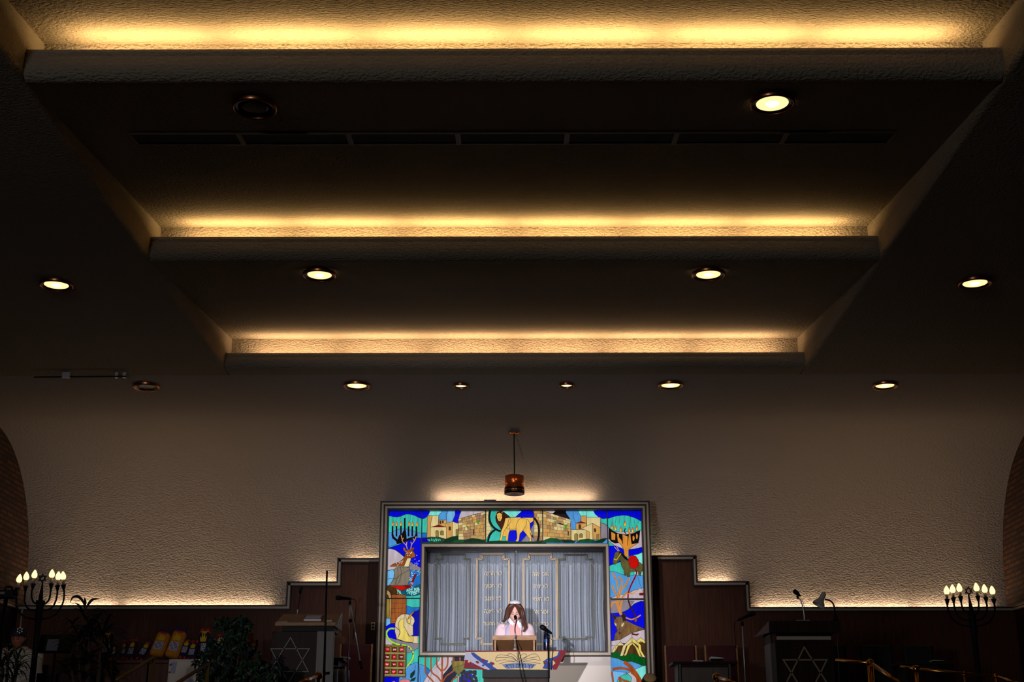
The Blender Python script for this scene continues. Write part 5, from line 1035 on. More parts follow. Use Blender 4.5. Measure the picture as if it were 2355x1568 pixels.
for j in range(8):
    for i in range(n+1):
        u = i/n; vs.append((c0.x+(c2.x-c0.x)*u, YP-.062-.008*math.sin(u*17+j*.3), zt2+.004-j*.055))
for i in range(n+1): vs.append((c0.x+(c2.x-c0.x)*i/n, YP+.2, zt2+.003))
b.add(vs, [(j*(n+1)+i, j*(n+1)+i+1, (j+1)*(n+1)+i+1, (j+1)*(n+1)+i) for j in range(7) for i in range(n)]+[(i, i+1, 8*(n+1)+i+1, 8*(n+1)+i) for i in range(n)], CW, True)
o = b.build('white_cloth'); tag(o, 'white cloth with blue lettered band hanging over the front of the long table', 'cloth'); s = o.modifiers.new('solid', 'SOLIDIFY'); s.thickness = .003
b = MB()
for (p, q, w) in (((402, 1521), (396, 1548), .022), ((390, 1530), (396, 1526), .008), ((388, 1545), (392, 1546), .008), ((432, 1562), (448, 1572), .02)):
    a = at(*p, YP-.075); c = at(*q, YP-.075); d = (c-a).normalized(); nn = Vector((d.z, 0, -d.x))*w; b.prism([a+nn, c+nn, c-nn, a-nn], (0, .004, 0), CB if w < .015 else CSIL)
b.build('band', o)
GOLDF = mat('gold_plush', (184, 118, 18), .95, var=.15, vscale=14); NAVF = mat('navy_plush', (16, 18, 48), .95); REDF = mat('red_plush', (190, 28, 20), .9); BLUF = mat('blue_plush', (22, 28, 84), .9); YELF = mat('yellow_felt', (204, 160, 18), .9); TXF = mat('label_patch', (168, 166, 190), .8); INK = mat('ink', (40, 34, 60), .8)
def scroll(px0, py0, px1, py1, w, body, knob, trim, crown, label, Y=YP+.1, both=True):
    a = at(px0, py0, Y); c = at(px1, py1, Y+.12); d = c-a; L = d.length; ax = d.normalized(); wid = w*.0042; r = wid/2
    t = thing('plush_scroll', a, label, 'plush toy scroll', 'plush toy scrolls on the long table')
    Z = ax; X = Vector((0, -1, 0)).cross(Z).normalized()*-1; Yv = Z.cross(X)
    M = Matrix((X, Yv, Z)).transposed()
    def fr(x, y, z): return a+M @ Vector((x, y, z))
    prof = [(.3, -.0), (.85, .006), (1., .03), (1., .5*L), (1., L-.03), (.88, L-.008), (.3, L)]
    vs = []; seg = 28
    for q, z in prof:
        for k in range(seg):
            w_ = 2*PI*k/seg; cx = abs(math.cos(w_))**.7*math.copysign(1, math.cos(w_)); sy = abs(math.sin(w_))**.9*math.copysign(1, math.sin(w_)); vs.append(fr(cx*r*q, sy*r*.6*q, z))
    n = len(prof); b = MB(); b.add(vs, [(i*seg+k, i*seg+(k+1) % seg, (i+1)*seg+(k+1) % seg, (i+1)*seg+k) for i in range(n-1) for k in range(seg)]+[list(range(seg)), [(n-1)*seg+k for k in range(seg)]], body, True); b.build('stuffed_body', t)
    if trim:
        b = MB(); vs = []
        for z, q in ((L-.035, 1.02), (L-.004, .93), (L+.002, .4)):
            for k in range(seg): w_ = 2*PI*k/seg; vs.append(fr(math.cos(w_)*r*q, math.sin(w_)*r*.62*q, z))
        b.add(vs, [(i*seg+k, i*seg+(k+1) % seg, (i+1)*seg+(k+1) % seg, (i+1)*seg+k) for i in range(2) for k in range(seg)]+[[2*seg+k for k in range(seg)]], trim, True); b.build('end_trim', t)
    s2 = r*.36
    if body is GOLDF: both = False
    for sx in ((-.5, .5)):
        b = MB(); M2 = Matrix((X*1, Yv*1, Z*1.3)).transposed(); b.ball(fr(sx*r, 0, L+s2*.8), (s2, s2, s2*1.3), knob, 14, M); b.build('roller_knob', t)
        if both: b = MB(); b.ball(fr(sx*r, 0, -s2*.3), (s2*.9, s2*.9, s2), knob if knob is REDF else (REDF if trim is REDF else knob), 14, M); b.build('roller_knob', t)
    # front is the side facing the hall (-Y)
    sgn = 1 if (M @ Vector((0, 1, 0))).y < 0 else -1
    f = sgn*r*.63
    cr_ = [(-.5, .58), (-.62, .80), (-.36, .70), (-.22, .90), (0, .74), (.22, .90), (.36, .70), (.62, .80), (.5, .58)]
    MB().prism([fr(x*r*1.0*.95, f, L*z_) for x, z_ in cr_], M @ Vector((0, sgn*.004, 0)), crown).build('crown_patch', t)
    pb = MB(); pb.prism([fr(x*r, f, L*z_) for x, z_ in ((-.6, .18), (.6, .18), (.6, .52), (-.6, .52))], M @ Vector((0, sgn*.003, 0)), TXF)
    po = pb.build('text_patch', t)
    lb = MB()
    for k in range(5):
        for j in range(6):
            x_ = -.5+j*.17; z_ = .22+k*.06; rnd_ = (k*7+j*3) % 4
            if rnd_ == 0: continue
            lb.prism([fr(x*r, f+sgn*.0032, L*zz) for x, zz in ((x_, z_), (x_+.11, z_), (x_+.11, z_+.034), (x_, z_+.034))], M @ Vector((0, sgn*.001, 0)), INK)
    lb.build('printed_lines', po)
    return t
Z_ = lambda x, y: (240+x/5.607, 1400+y/5.607)
def S(x0, y0, x1, y1, w, *a, **k): p = Z_(x0, y0); q = Z_(x1, y1); return scroll(p[0], p[1], q[0], q[1], w/5.607, *a, **k)
S(110, 640, 135, 480, 90, NAVF, REDF, None, YELF, 'small navy plush scroll with red knobs just right of the long-leaved plant')
S(225, 625, 275, 430, 80, NAVF, REDF, None, YELF, 'second small navy plush scroll from the left, left of the gold pair', Y=YP+.16)
S(325, 640, 385, 420, 105, NAVF, REDF, None, YELF, 'third small navy plush scroll with yellow crown, left of the steeply leaning one')
S(455, 640, 575, 440, 105, NAVF, BLUF, REDF, YELF, 'steeply leaning navy plush scroll touching the left gold one', Y=YP+.04)
S(665, 605, 780, 320, 185, GOLDF, BLUF, REDF, YELF, 'large gold plush scroll, left one of the gold pair')
S(862, 625, 985, 300, 185, GOLDF, BLUF, REDF, YELF, 'large gold plush scroll, right one of the gold pair', Y=YP+.14)
S(1010, 620, 1085, 410, 105, NAVF, NAVF, REDF, YELF, 'navy plush scroll with red trim and navy knobs just right of the gold pair')
S(1110, 650, 1165, 440, 110, NAVF, REDF, None, YELF, 'navy plush scroll with red knobs below the tall dark one, right of the gold pair', Y=YP+.0)
S(1250, 650, 1300, 300, 150, NAVF, REDF, YELF, YELF, 'tall navy plush scroll with a yellow rim beside the leafy bush', Y=YP+.2)
S(1760, 560, 1870, 330, 140, REDF, YELF, None, YELF, 'red plush scroll with a yellow knob half hidden by the leafy bush')
S(1880, 620, 1935, 430, 110, NAVF, BLUF, REDF, YELF, 'navy plush scroll behind the wooden rail at the right end of the long table')
S(1480, 560, 1510, 360, 120, NAVF, REDF, None, YELF, 'navy plush scroll mostly hidden inside the leafy bush')
S(20, 640, 60, 320, 150, NAVF, REDF, YELF, YELF, 'large navy plush scroll half hidden behind the long-leaved plant')
# ------------------------------------------------------------------ plants
LEAF = mat('leaf_green', (20, 52, 22), .5, var=.35, vscale=12, spec=.3); LEAFD = mat('leaf_dark', (9, 24, 13), .55, var=.3, vscale=12, spec=.2); POT = mat('plant_pot', (60, 34, 26), .7); BARK = mat('bark', (62, 48, 34), .9)
def ribbon(b, base, dirv, L, w, droop, m, rnd, n=9):
    d = Vector(dirv).normalized(); p = Vector(base); side = d.cross(Vector((0, 0, 1)))
    side = side.normalized() if side.length > .05 else Vector((1, 0, 0)); vs = []; step = L/n
    for i in range(n+1):
        u = i/n; ww = w*(math.sin(PI*min(1, u*.93+.07))**.6)*(1-u*.25) if u < 1 else .0005; nn = side.cross(d).normalized()
        vs += [p-side*ww, p+nn*ww*.35, p+side*ww]; d = (d+Vector((0, 0, -droop*step/L*2.2*u))).normalized(); p = p+d*step
    b.add(vs, [(3*i, 3*i+1, 3*i+4, 3*i+3) for i in range(n)]+[(3*i+1, 3*i+2, 3*i+5, 3*i+4) for i in range(n)], m, True)
def dracaena(px_b, Y, heads, label, seed, m, nl=26, Ls=(.3, .5), w=.014, low=STG):
    x = at(px_b, 1568, Y).x; t = thing('potted_palm', (x, Y, low), label, 'potted plant'); rnd = random.Random(seed)
    MB().lathe([(.10, low), (.14, low+.24), (.15, low+.25), (.13, low+.25), (.12, low+.22), (.0001, low+.22)], (x, Y, 0), POT).build('pot', t)
    sb = MB(); lb = MB()
    for (hx, hy, k) in heads:
        p = at(hx, hy, Y); sb.tube(spl([(x, Y, low+.2), ((x+p.x)/2+.01, Y, (low+p.z)/2), p]), .013, BARK, 8)
        for i in range(int(nl*k)):
            a = rnd.uniform(0, 2*PI); el = rnd.uniform(-.1, .95); ribbon(lb, p+Vector((0, 0, rnd.uniform(-.10, .05))), (math.cos(a)*math.cos(el), math.sin(a)*math.cos(el), math.sin(el)), rnd.uniform(*Ls), w, rnd.uniform(.9, 2.2), m, rnd)
    sb.build('stem', t); lb.build('foliage', t); return t
dracaena(215, 12.75, [(198, 1418, .4), (206, 1448, 1.), (178, 1470, .9), (235, 1462, .9), (200, 1510, 1.), (232, 1525, .8), (165, 1540, .8)], 'tall dark long-leaved plant right of the left branched candelabrum', 3, LEAFD, Ls=(.2, .36), w=.016)
t = lastobj('foliage')
lb = MB(); rnd = random.Random(2); Yp = 12.75
for L_ in ([(196, 1400), (190, 1382), (180, 1372), (168, 1373), (161, 1386)], [(198, 1400), (204, 1388), (214, 1378), (230, 1377)], [(194, 1400), (196, 1385), (194, 1374)], [(200, 1470), (240, 1450), (270, 1455), (300, 1478)]):
    P = spl([at(*q, Yp) for q in L_], 5); vs = []; n = len(P)
    for i, p in enumerate(P):
        d = (P[min(i+1, n-1)]-P[max(i-1, 0)]).normalized(); s_ = Vector((d.z, 0, -d.x))*.013*math.sin(PI*min(1., (i+.6)/n)); vs += [p-s_, p+Vector((0, -.006, 0)), p+s_]
    lb.add(vs, [(3*i, 3*i+1, 3*i+4, 3*i+3) for i in range(n-1)]+[(3*i+1, 3*i+2, 3*i+5, 3*i+4) for i in range(n-1)], LEAFD, True)
lb.build('top_leaves', t.parent)
dracaena(20, 12.3, [(20, 1500, 1.), (40, 1520, .8), (5, 1530, .7), (30, 1555, .8)], 'low green spiky plant in the bottom left corner', 8, LEAF, Ls=(.16, .3), w=.010, nl=30, low=0.6)
def bush(px0, px1, py0, Y, label, seed):
    a = at(px0, py0, Y); c = at(px1, 1568, Y); cx = (a.x+c.x)/2; t = thing('potted_bush', (cx, Y, STG), label, 'potted plant'); rnd = random.Random(seed)
    MB().lathe([(.14, STG), (.18, STG+.26), (.19, STG+.27), (.16, STG+.27), (.0001, STG+.24)], (cx, Y, 0), POT).build('pot', t)
    lb = MB(); sb = MB()
    for (hx, hy, rx, ry, n) in ((510, 1432, 16, 12, 16), (560, 1430, 17, 12, 16), (535, 1450, 36, 18, 26), (530, 1480, 48, 22, 40), (500, 1515, 42, 26, 44), (560, 1515, 40, 24, 32), (520, 1552, 60, 22, 60), (605, 1550, 38, 22, 44), (462, 1530, 14, 10, 7), (468, 1556, 14, 10, 8)):
        for i in range(n):
            an = rnd.random()*2*PI; q = math.sqrt(rnd.random()); p = at(hx+rx*q*math.cos(an), hy+ry*q*math.sin(an), Y+rnd.uniform(-.12, .14)); k = rnd.randint(5, 7); R = rnd.uniform(.035, .06)
            tl_ = rnd.uniform(-.5, .5); ax = Vector((rnd.uniform(-.5, .5), -1, rnd.uniform(-.1, .7))).normalized(); u = ax.cross(Vector((0, 0, 1))).normalized(); v = u.cross(ax)
            for j in range(k):
                w = 2*PI*j/k+tl_; d = u*math.cos(w)+v*math.sin(w); s_ = ax.cross(d)*.013; e = p+d*R-Vector((0, 0, .012)); m_ = p+d*R*.55+ax*.006
                lb.add([p, m_-s_, e, m_+s_], [(0, 1, 2), (0, 2, 3)], LEAF if rnd.random() < .35 else LEAFD, False)
        sb.tube(spl([(cx+rnd.uniform(-.03, .03), Y, STG+.2), at((hx+535)/2, (hy+1600)/2, Y), at(hx, hy, Y)]), .007, BARK, 6)
    lb.build('foliage', t); sb.build('stem', t)
bush(450, 640, 1415, 12.8, 'leafy green bush in front of the right end of the long table', 4)
# small red flower clusters in the bush
# ------------------------------------------------------------------ video camera at far left, music stand
Yv = 11.9
t = thing('video_camera', at(14, 1392, Yv), 'black video camera on a tripod at the far left edge before the brick wall', 'video camera')
a = at(-6, 1358, Yv); c = at(34, 1376, Yv)
b = MB(); b.box(a.x, c.x, Yv-.06, Yv+.06, c.z, a.z, BLACK); b.build('camera_body', t, .01); MB().tube([at(34, 1362, Yv), at(40, 1362, Yv)], [.03, .034], BLACK).build('lens', t)
MB().tube(spl([at(10, 1358, Yv), at(14, 1350, Yv), at(26, 1350, Yv), at(29, 1358, Yv)]), .010, BLACK).build('handle', t); MB().box(at(3, 1362, Yv).x, at(17, 1362, Yv).x, Yv-.066, Yv-.06, at(3, 1368, Yv).z, at(3, 1363, Yv).z, mat('grey_label', (100, 100, 104), .5)).build('side_plate', t)
q = at(14, 1376, Yv); MB().tube([(q.x, Yv, q.z), (q.x-.0, Yv, .9)], .018, BLACK).build('tripod_column', t)
for k in range(3): MB().tube([(q.x, Yv, 1.2), (q.x+.45*math.cos(k*2.1+.4), Yv+.45*math.sin(k*2.1+.4), 0)], .014, BLACK).build('tripod_leg', t)
Ym = 13.12; a = at(96, 1500, Ym); c = at(160, 1464, Ym)
t = thing('music_stand', ((a.x+c.x)/2, Ym, STG), 'black music stand with papers between the left candelabrum and the long-leaved plant', 'music stand')
M = Matrix.Translation(((a.x+c.x)/2, Ym, (a.z+c.z)/2)) @ Matrix.Rotation(-.35, 4, 'X')
MB().box(-.16, .16, -.006, .006, -.085, .10, BLACK, M).build('desk', t); MB().box(-.16, .16, -.04, .0, -.09, -.08, BLACK, M).build('lip', t)
MB().box(-.08, .03, -.012, -.007, -.07, .05, mat('dim_paper', (90, 90, 98), .8), M).build('paper', t, label='grey paper sheet'); MB().tube([((a.x+c.x)/2, Ym+.01, STG), ((a.x+c.x)/2, Ym+.01, (a.z+c.z)/2)], .012, BLACK).build('pole', t); MB().lathe([(.15, STG), (.15, STG+.01), (.02, STG+.03)], ((a.x+c.x)/2, Ym, 0), BLACK).build('base', t)
# white slender candle stand behind the seated person
Yq = 14.35; t = thing('white_rod', (at(48, 1440, Yq).x, Yq, STG), 'slender white rod standing behind the seated person at left', 'rod')
MB().tube([(at(46.5, 1446, Yq).x, Yq, STG), at(46.5, 1446, Yq), at(49.5, 1414, Yq)], .008, mat('dull_white', (150, 140, 130), .6)).build('lower_rod', t); MB().tube([at(49.5, 1412, Yq), at(52, 1400, Yq)], .009, mat('dull_white', (150, 140, 130))).build('upper_rod', t); MB().tube([at(49.5, 1414, Yq), at(49.5, 1411, Yq)], .011, BLACK).build('joint', t)
# ------------------------------------------------------------------ people
SKIN = mat('skin_fair', (242, 190, 176), .55, spec=.3); LIPS = mat('lips', (196, 92, 96), .5); LASH = mat('eyelash', (58, 30, 28), .7)
SKIN2 = mat('skin_tan', (170, 100, 78), .6)
def skinbody(nodes, edges, rad, root):
    me = bpy.data.meshes.new('b'); me.from_pydata(nodes, edges, []); o = bpy.data.objects.new('b', me); COL.objects.link(o)
    sk = o.modifiers.new('s', 'SKIN'); sk.use_smooth_shade = True
    for i, v in enumerate(me.skin_vertices[0].data):
        v.radius = (rad[i], rad[i]); v.use_root = (i == root)
    sb = o.modifiers.new('u', 'SUBSURF'); sb.levels = 2; sb.render_levels = 2
    m2 = bpy.data.meshes.new_from_object(o.evaluated_get(bpy.context.evaluated_depsgraph_get()))
    vs = [tuple(v.co) for v in m2.vertices]; fs = [tuple(p.vertices) for p in m2.polygons]
    bpy.data.objects.remove(o); bpy.data.meshes.remove(me); bpy.data.meshes.remove(m2); return vs, fs
def gz(v, s): return math.exp(-(v/s)**2)
def facept(x, y, z):
    X = .071*x; Y = .090*y; Z = .112*z
    if z < -.2: X *= 1-.40*((-z-.2)/.8)**1.25
    if y < 0:
        Y *= .95; fr = min(1, -y*1.6)
        Y -= fr*(.021*gz(x, .13)*max(0, 1-abs(z+.2)/.34)**.7*(1 if z > -.36 else .4) + .006*gz(x, .24)*gz(z+.52, .08) + .007*gz(x, .25)*gz(z+.84, .14) + .004*gz(z-.25, .1)*gz(x, .6))
        Y += fr*.009*(gz(x-.37, .17)+gz(x+.37, .17))*gz(z-.03, .13); Y -= fr*.004*(gz(x-.42, .2)+gz(x+.42, .2))*gz(z+.28, .2)
    return Vector((X, Y, Z))
def surf(x, z, off=.0015):
    y = -math.sqrt(max(0, 1-x*x-z*z)); p = facept(x, y, z); return p+Vector((0, -off, 0))
def make_person(root, joints, c, M, k, skin, faces=True):
    # joints: dict with world positions; c head centre, M 3x3 head rotation, k head scale
    N = []; E = []; R = []
    def n(p, r, par=None): N.append(tuple(Vector(p))); R.append(r); i = len(N)-1; (E.append((par, i)) if par is not None else None); return i
    J = joints; pe = n(J['pelvis'], .10*J['s']); ch = n((Vector(J['pelvis'])+Vector(J['chest']))/2, .09*J['s'], pe); c2 = n(J['chest'], .10*J['s'], ch); nk = n(J['neck'], .042*J['s'], c2); hd = n(Vector(c)+Vector((0, .02, -.03)), .04*J['s'], nk)
    for sd in ('L', 'R'):
        sh = n(J['sh'+sd], .048*J['s'], c2); el = n(J['el'+sd], .036*J['s'], sh); wr = n(J['wr'+sd], .024*J['s'], el)
        w = Vector(J['wr'+sd]); d = (w-Vector(J['el'+sd])).normalized(); sx = -1 if sd == 'L' else 1
        pl = n(w+d*.045, .026*J['s'], wr); side = d.cross(Vector((0, 0, 1))).normalized()
        for q, L in ((-.03, .055), (-.01, .068), (.01, .070), (.03, .058)):
            a = n(w+d*.085+side*q, .009, pl); b_ = n(w+d*(.085+L*.5)+side*q*1.1+Vector((0, 0, -.006)), .008, a); n(w+d*(.085+L*.9)+side*q*1.1+Vector((0, 0, -.022)), .007, b_)
        a = n(w+d*.03-side*.035*sx*-1, .010, pl); n(w+d*.065-side*.055*sx*-1+Vector((0, 0, -.012)), .008, a)
        hp = n(J['hip'+sd], .075*J['s'], pe); kn = n(J['kn'+sd], .052*J['s'], hp); an = n(J['an'+sd], .034*J['s'], kn); n(Vector(J['an'+sd])+Vector(J['toe']), .03*J['s'], an)
    vs, fs = skinbody(N, E, R, pe); b = MB(); b.add(vs, fs, skin, True)
    # head
    seg, rings = 96, 72; hv = []
    for i in range(rings+1):
        a = PI*i/rings
        for j in range(seg):
            w = 2*PI*j/seg; hv.append(Vector(c)+M @ (facept(math.sin(a)*math.cos(w), math.sin(a)*math.sin(w), math.cos(a))*k))
    ff = []; lf = []
    for i in range(rings):
        for j in range(seg):
            a = PI*(i+.5)/rings; w = 2*PI*(j+.5)/seg; x, y, z = math.sin(a)*math.cos(w), math.sin(a)*math.sin(w), math.cos(a)
            q = (i*seg+j, (i+1)*seg+j, (i+1)*seg+(j+1) % seg, i*seg+(j+1) % seg)
            (lf if y < 0 and ((x/.2)**2+((z+.515)/.07)**2) < 1 else ff).append(q)
    b.add(hv, ff, skin, True); b.add(hv, lf, LIPS, True)
    for sx in (-1, 1): b.ball(Vector(c)+M @ (Vector((sx*.072, .008, -.005))*k), (.008*k, .017*k, .028*k), skin, 12, M)
    body = b.build('body', root)
    if faces:
        e = MB(); br = MB()
        for sx in (-1, 1):
            e.tube([Vector(c)+M @ (surf(sx*x, z)*k) for x, z in ((.20, .0), (.28, -.035), (.37, -.05), (.46, -.035), (.53, .0))], [.001, .0022, .003, .0026, .001], LASH, 8)
            e.tube([Vector(c)+M @ (surf(sx*x, z)*k) for x, z in ((.22, .03), (.37, .07), (.52, .03))], .0012, LASH, 6)
            br.tube([Vector(c)+M @ (surf(sx*x, z)*k) for x, z in ((.16, .18), (.34, .23), (.56, .17))], [.0015, .003, .0012], LASH, 8)
        e.build('eyelids', root); br.build('eyebrows', root)
        mo = MB(); mo.tube([Vector(c)+M @ (surf(x, -.515, .003)*k) for x in (-.14, -.05, .05, .14)], [.001, .0022, .0022, .001], LASH, 6); mo.build('mouth_line', root)
    return body
# the girl
HY = 14.50; hc = at(1184, 1409, HY); k = .93; M = Matrix.Rotation(.30, 3, 'X')
t = thing('person', (hc.x, 14.6, BIM), 'girl with long brown hair, white skullcap and pale pink robe reading behind the desk lectern', 'person')
TY = 14.62; zn = at(1184, 1430, TY).z; zsh = at(1184, 1439, TY).z
J = dict(s=.86, pelvis=(hc.x, TY, BIM+.82), chest=(hc.x, TY, zsh-.06), neck=(hc.x, TY-.01, zn+.0), shL=(hc.x-.115, TY, zsh-.05), shR=(hc.x+.115, TY, zsh-.05),
    elL=(hc.x-.155, TY-.03, zsh-.25), elR=(hc.x+.155, TY-.03, zsh-.25), wrL=(hc.x-.10, TY-.22, zsh-.27), wrR=(hc.x+.10, TY-.22, zsh-.27),
    hipL=(hc.x-.075, TY, BIM+.76), hipR=(hc.x+.075, TY, BIM+.76), knL=(hc.x-.08, TY-.01, BIM+.42), knR=(hc.x+.08, TY-.01, BIM+.42), anL=(hc.x-.085, TY+.01, BIM+.07), anR=(hc.x+.085, TY+.01, BIM+.07), toe=(0, -.14, -.035))
make_person(t, J, hc, M, k, SKIN)
ROBE = mat('robe_pink', (244, 216, 226), .8, var=.04, vscale=6, stretch=(8, 1, .5)); SHIRT = mat('shirt_salmon', (238, 176, 174), .8, var=.05, vscale=8, stretch=(8, 1, 1)); LAV = mat('stole_lavender', (206, 194, 222), .6); COLR = mat('collar_white', (240, 238, 248), .7)
secs = [(.022, .04, .045), (.0, .062, .06), (-.014, .090, .075), (-.034, .122, .085), (-.06, .145, .09), (-.11, .160, .095), (-.22, .165, .10), (-.40, .165, .11), (-.62, .20, .13), (-.95, .23, .15)]
z0_ = at(1184, 1432, TY).z
MB().loft([(hc.x, TY, z0_+dz, rx, ry) for dz, rx, ry in secs], ROBE, 40).build('robe', t)
def tfront(x, z, off):
    u = z-z0_; u = max(secs[-1][0], min(secs[0][0], u))
    for (a, rx0, ry0), (c_, rx1, ry1) in zip(secs, secs[1:]):
        if c_ <= u <= a: f = (a-u)/(a-c_+1e-9); rx = rx0+(rx1-rx0)*f; ry = ry0+(ry1-ry0)*f; break
    q = max(0, 1-((x-hc.x)/rx)**2); return TY-ry*math.sqrt(q)-off
def patch(name, rowsp, m, off, parent, label=None):   # rows of (py, x0, x1)
    b = MB(); n = 8; vs = []
    for py, a, c_ in rowsp:
        for i in range(n+1): q = at(a+(c_-a)*i/n, py, TY-.09); vs.append((q.x, tfront(q.x, q.z, off), q.z))
    for (py, a, c_) in rowsp[::-1]:
        for i in range(n+1): q = at(a+(c_-a)*i/n, py, TY-.09); vs.append((q.x, tfront(q.x, q.z, off-.005), q.z))
    m_ = len(rowsp)
    b.add(vs, [(j*(n+1)+i, j*(n+1)+i+1, (j+1)*(n+1)+i+1, (j+1)*(n+1)+i) for j in range(2*m_-1) for i in range(n)], m, True); return b.build(name, parent, label=label)
patch('shirt_front', [(1434, 1176, 1192), (1440, 1172.5, 1195), (1450, 1172, 1197), (1462, 1172, 1198), (1478, 1172, 1198)], SHIRT, .006, t)
patch('stole', [(1429, 1166, 1172), (1434, 1162, 1172), (1445, 1161.5, 1172), (1462, 1161.5, 1172), (1478, 1161, 1172)], LAV, .010, t)
for sx, rows_ in ((-1, [(1419, 1171.5, 1174), (1423, 1169.5, 1177), (1428, 1168.5, 1180.5), (1433, 1172, 1182), (1438, 1178, 1181)]), (1, [(1422, 1196, 1198), (1427, 1190, 1200), (1432, 1189, 1200), (1438, 1190.5, 1198), (1443, 1194, 1200)])):
    b = MB(); n = 5; vs = []
    for off in (0, .006):
        for py, a, c_ in (rows_ if off == 0 else rows_[::-1]):
            for i in range(n+1): q = at(a+(c_-a)*i/n, py, TY-.085-.012*(1-abs(i/n-.5))+off); vs.append(q)
    b.add(vs, [(j*(n+1)+i, j*(n+1)+i+1, (j+1)*(n+1)+i+1, (j+1)*(n+1)+i) for j in range(2*len(rows_)-1) for i in range(n)], COLR); b.build('collar', t)
for sd, sx in (('L', -1), ('R', 1)):
    a, e, w = (Vector(J[q+sd]) for q in ('sh', 'el', 'wr')); a = a+Vector((sx*.02, 0, .04))
    MB().tube(spl([a+Vector((-sx*.03, 0, .0)), a+Vector((sx*.012, 0, -.012)), (a+e)/2+Vector((sx*.01, 0, 0)), e+Vector((sx*.005, 0, -.0)), (e+w)/2+Vector((0, 0, -.02)), w+Vector((0, .01, -.01))], 5), [.030+.033*min(1, i/9) for i in range(26)], ROBE, 20).build('sleeve', t)
# hair, parted in the middle
HAIR = mat('hair_brown', (92, 56, 44), .42, var=.45, vscale=30, stretch=(6, 6, .8), spec=.5)
hb = MB(); seg, rings = 120, 80; hv = []; ff = []
for i in range(rings+1):
    a = PI*i/rings
    for j in range(seg):
        w = 2*PI*j/seg; x, y, z = math.sin(a)*math.cos(w), math.sin(a)*math.sin(w), math.cos(a)
        hv.append(hc+M @ (Vector((.086*x*(1+.05*max(0, -z)), .102*y, .121*z*(1-.05*max(0, z)**4)))*k))
for i in range(rings):
    for j in range(seg):
        a = PI*(i+.5)/rings; w = 2*PI*(j+.5)/seg; x, y, z = math.sin(a)*math.cos(w), math.sin(a)*math.sin(w), math.cos(a)
        hl = .72-1.55*max(0, abs(x)-.02)**1.15
        if (y < .05 and z < hl) or z < -.75: continue
        ff.append((i*seg+j, (i+1)*seg+j, (i+1)*seg+(j+1) % seg, i*seg+(j+1) % seg))
hb.add(hv, ff, HAIR, True); rnd = random.Random(11)
left = [(1182, 1389.5, -.085), (1173, 1395, -.082), (1168.5, 1404, -.060), (1167, 1415, -.040), (1164, 1423, -.03), (1158, 1429, -.01)]
right = [(1186, 1389.5, -.085), (1195.5, 1395, -.082), (1200, 1405, -.060), (1202, 1418, -.055), (1205, 1432, -.08), (1208, 1443, -.095), (1204, 1451, -.10)]
for path, sx in ((left, -1), (right, 1)):
    for i in range(46):
        u = rnd.random(); v = rnd.random(); ph = rnd.random()*6; pts = []
        for q, (x, y, d) in enumerate(path):
            f = q/(len(path)-1); sp = (1.2+5.0*math.sin(PI*min(1, f*.8+.1)))*(u-.35)*sx
            if f > .5: sp *= 1.05
            back = d+v*.10*(1-f*.35)
            pts.append(at(x+sp+.9*math.sin(f*9+ph)*f, y+v*-2.5*(1-f)+u*-1.5+2.5*rnd.uniform(-.2, .6)*f, HY+back))
        P = spl(pts, 4); n = len(P); hb.tube(P, [.0035+.0058*math.sin(PI*min(.96, (q+1)/n)) for q in range(n)], HAIR, 7)
for i in range(26):   # hair at the back
    x = rnd.uniform(-.06, .06); P = spl([hc+Vector((x, .07, .04)), hc+Vector((x*1.15, .105, -.04)), hc+Vector((x*1.3, .13, -.14)), hc+Vector((x*1.3+.01, .15, -.25))], 4); hb.tube(P, .010, HAIR, 7)
hb.build('hair', t)
# skullcap
cc = at(1184, 1387.3, HY-.01); b = MB(); kp = []
KM = Matrix.Rotation(.16, 3, 'X')
b.lathe([(.0645, -.003), (.0648, .003), (.060, .014), (.047, .026), (.028, .034), (.0001, .037)], cc, COLR, 36, KM); b.build('skullcap', t)
MB().lathe([(.0665, -.010), (.0680, -.006), (.0665, -.001), (.060, -.001)], cc, LASH, 36, KM, False).build('cap_band', t)
# seated person at left edge
hc2 = at(42, 1468, 13.75); M2 = Matrix.Rotation(.25, 3, 'X')
t = thing('person', (hc2.x, 13.85, STG), 'seated person in dark cap with white star and white jacket, behind the spiky plant', 'person')
zs_ = at(42, 1494, 13.8).z; cx = hc2.x; y_ = 13.86
J2 = dict(s=.95, pelvis=(cx, y_+.05, zs_-.48), chest=(cx, y_, zs_-.09), neck=(cx, y_, zs_+.03), shL=(cx-.16, y_, zs_-.03), shR=(cx+.16, y_, zs_-.03), elL=(cx-.21, y_-.08, zs_-.30), elR=(cx+.21, y_-.08, zs_-.30), wrL=(cx-.10, y_-.32, zs_-.40), wrR=(cx+.10, y_-.32, zs_-.40),
    hipL=(cx-.09, y_, zs_-.52), hipR=(cx+.09, y_, zs_-.52), knL=(cx-.11, y_-.42, zs_-.50), knR=(cx+.11, y_-.42, zs_-.50), anL=(cx-.11, y_-.44, STG+.08), anR=(cx+.11, y_-.44, STG+.08), toe=(0, -.14, -.03))
make_person(t, J2, hc2, M2, .92, SKIN2)
JK = mat('jacket_white', (198, 186, 176), .9, var=.08, vscale=30); CAPM = mat('cap_navy', (20, 22, 50), .8); TRS = mat('dark_trousers', (24, 22, 26), .9)
b = MB(); b.loft([(cx, y_, zs_+.035, .06, .06), (cx, y_, zs_+.0, .12, .085), (cx, y_, zs_-.05, .185, .105), (cx, y_, zs_-.15, .19, .115), (cx, y_+.02, zs_-.35, .18, .12), (cx, y_+.03, zs_-.54, .185, .14)], JK, 32); b.build('jacket', t)
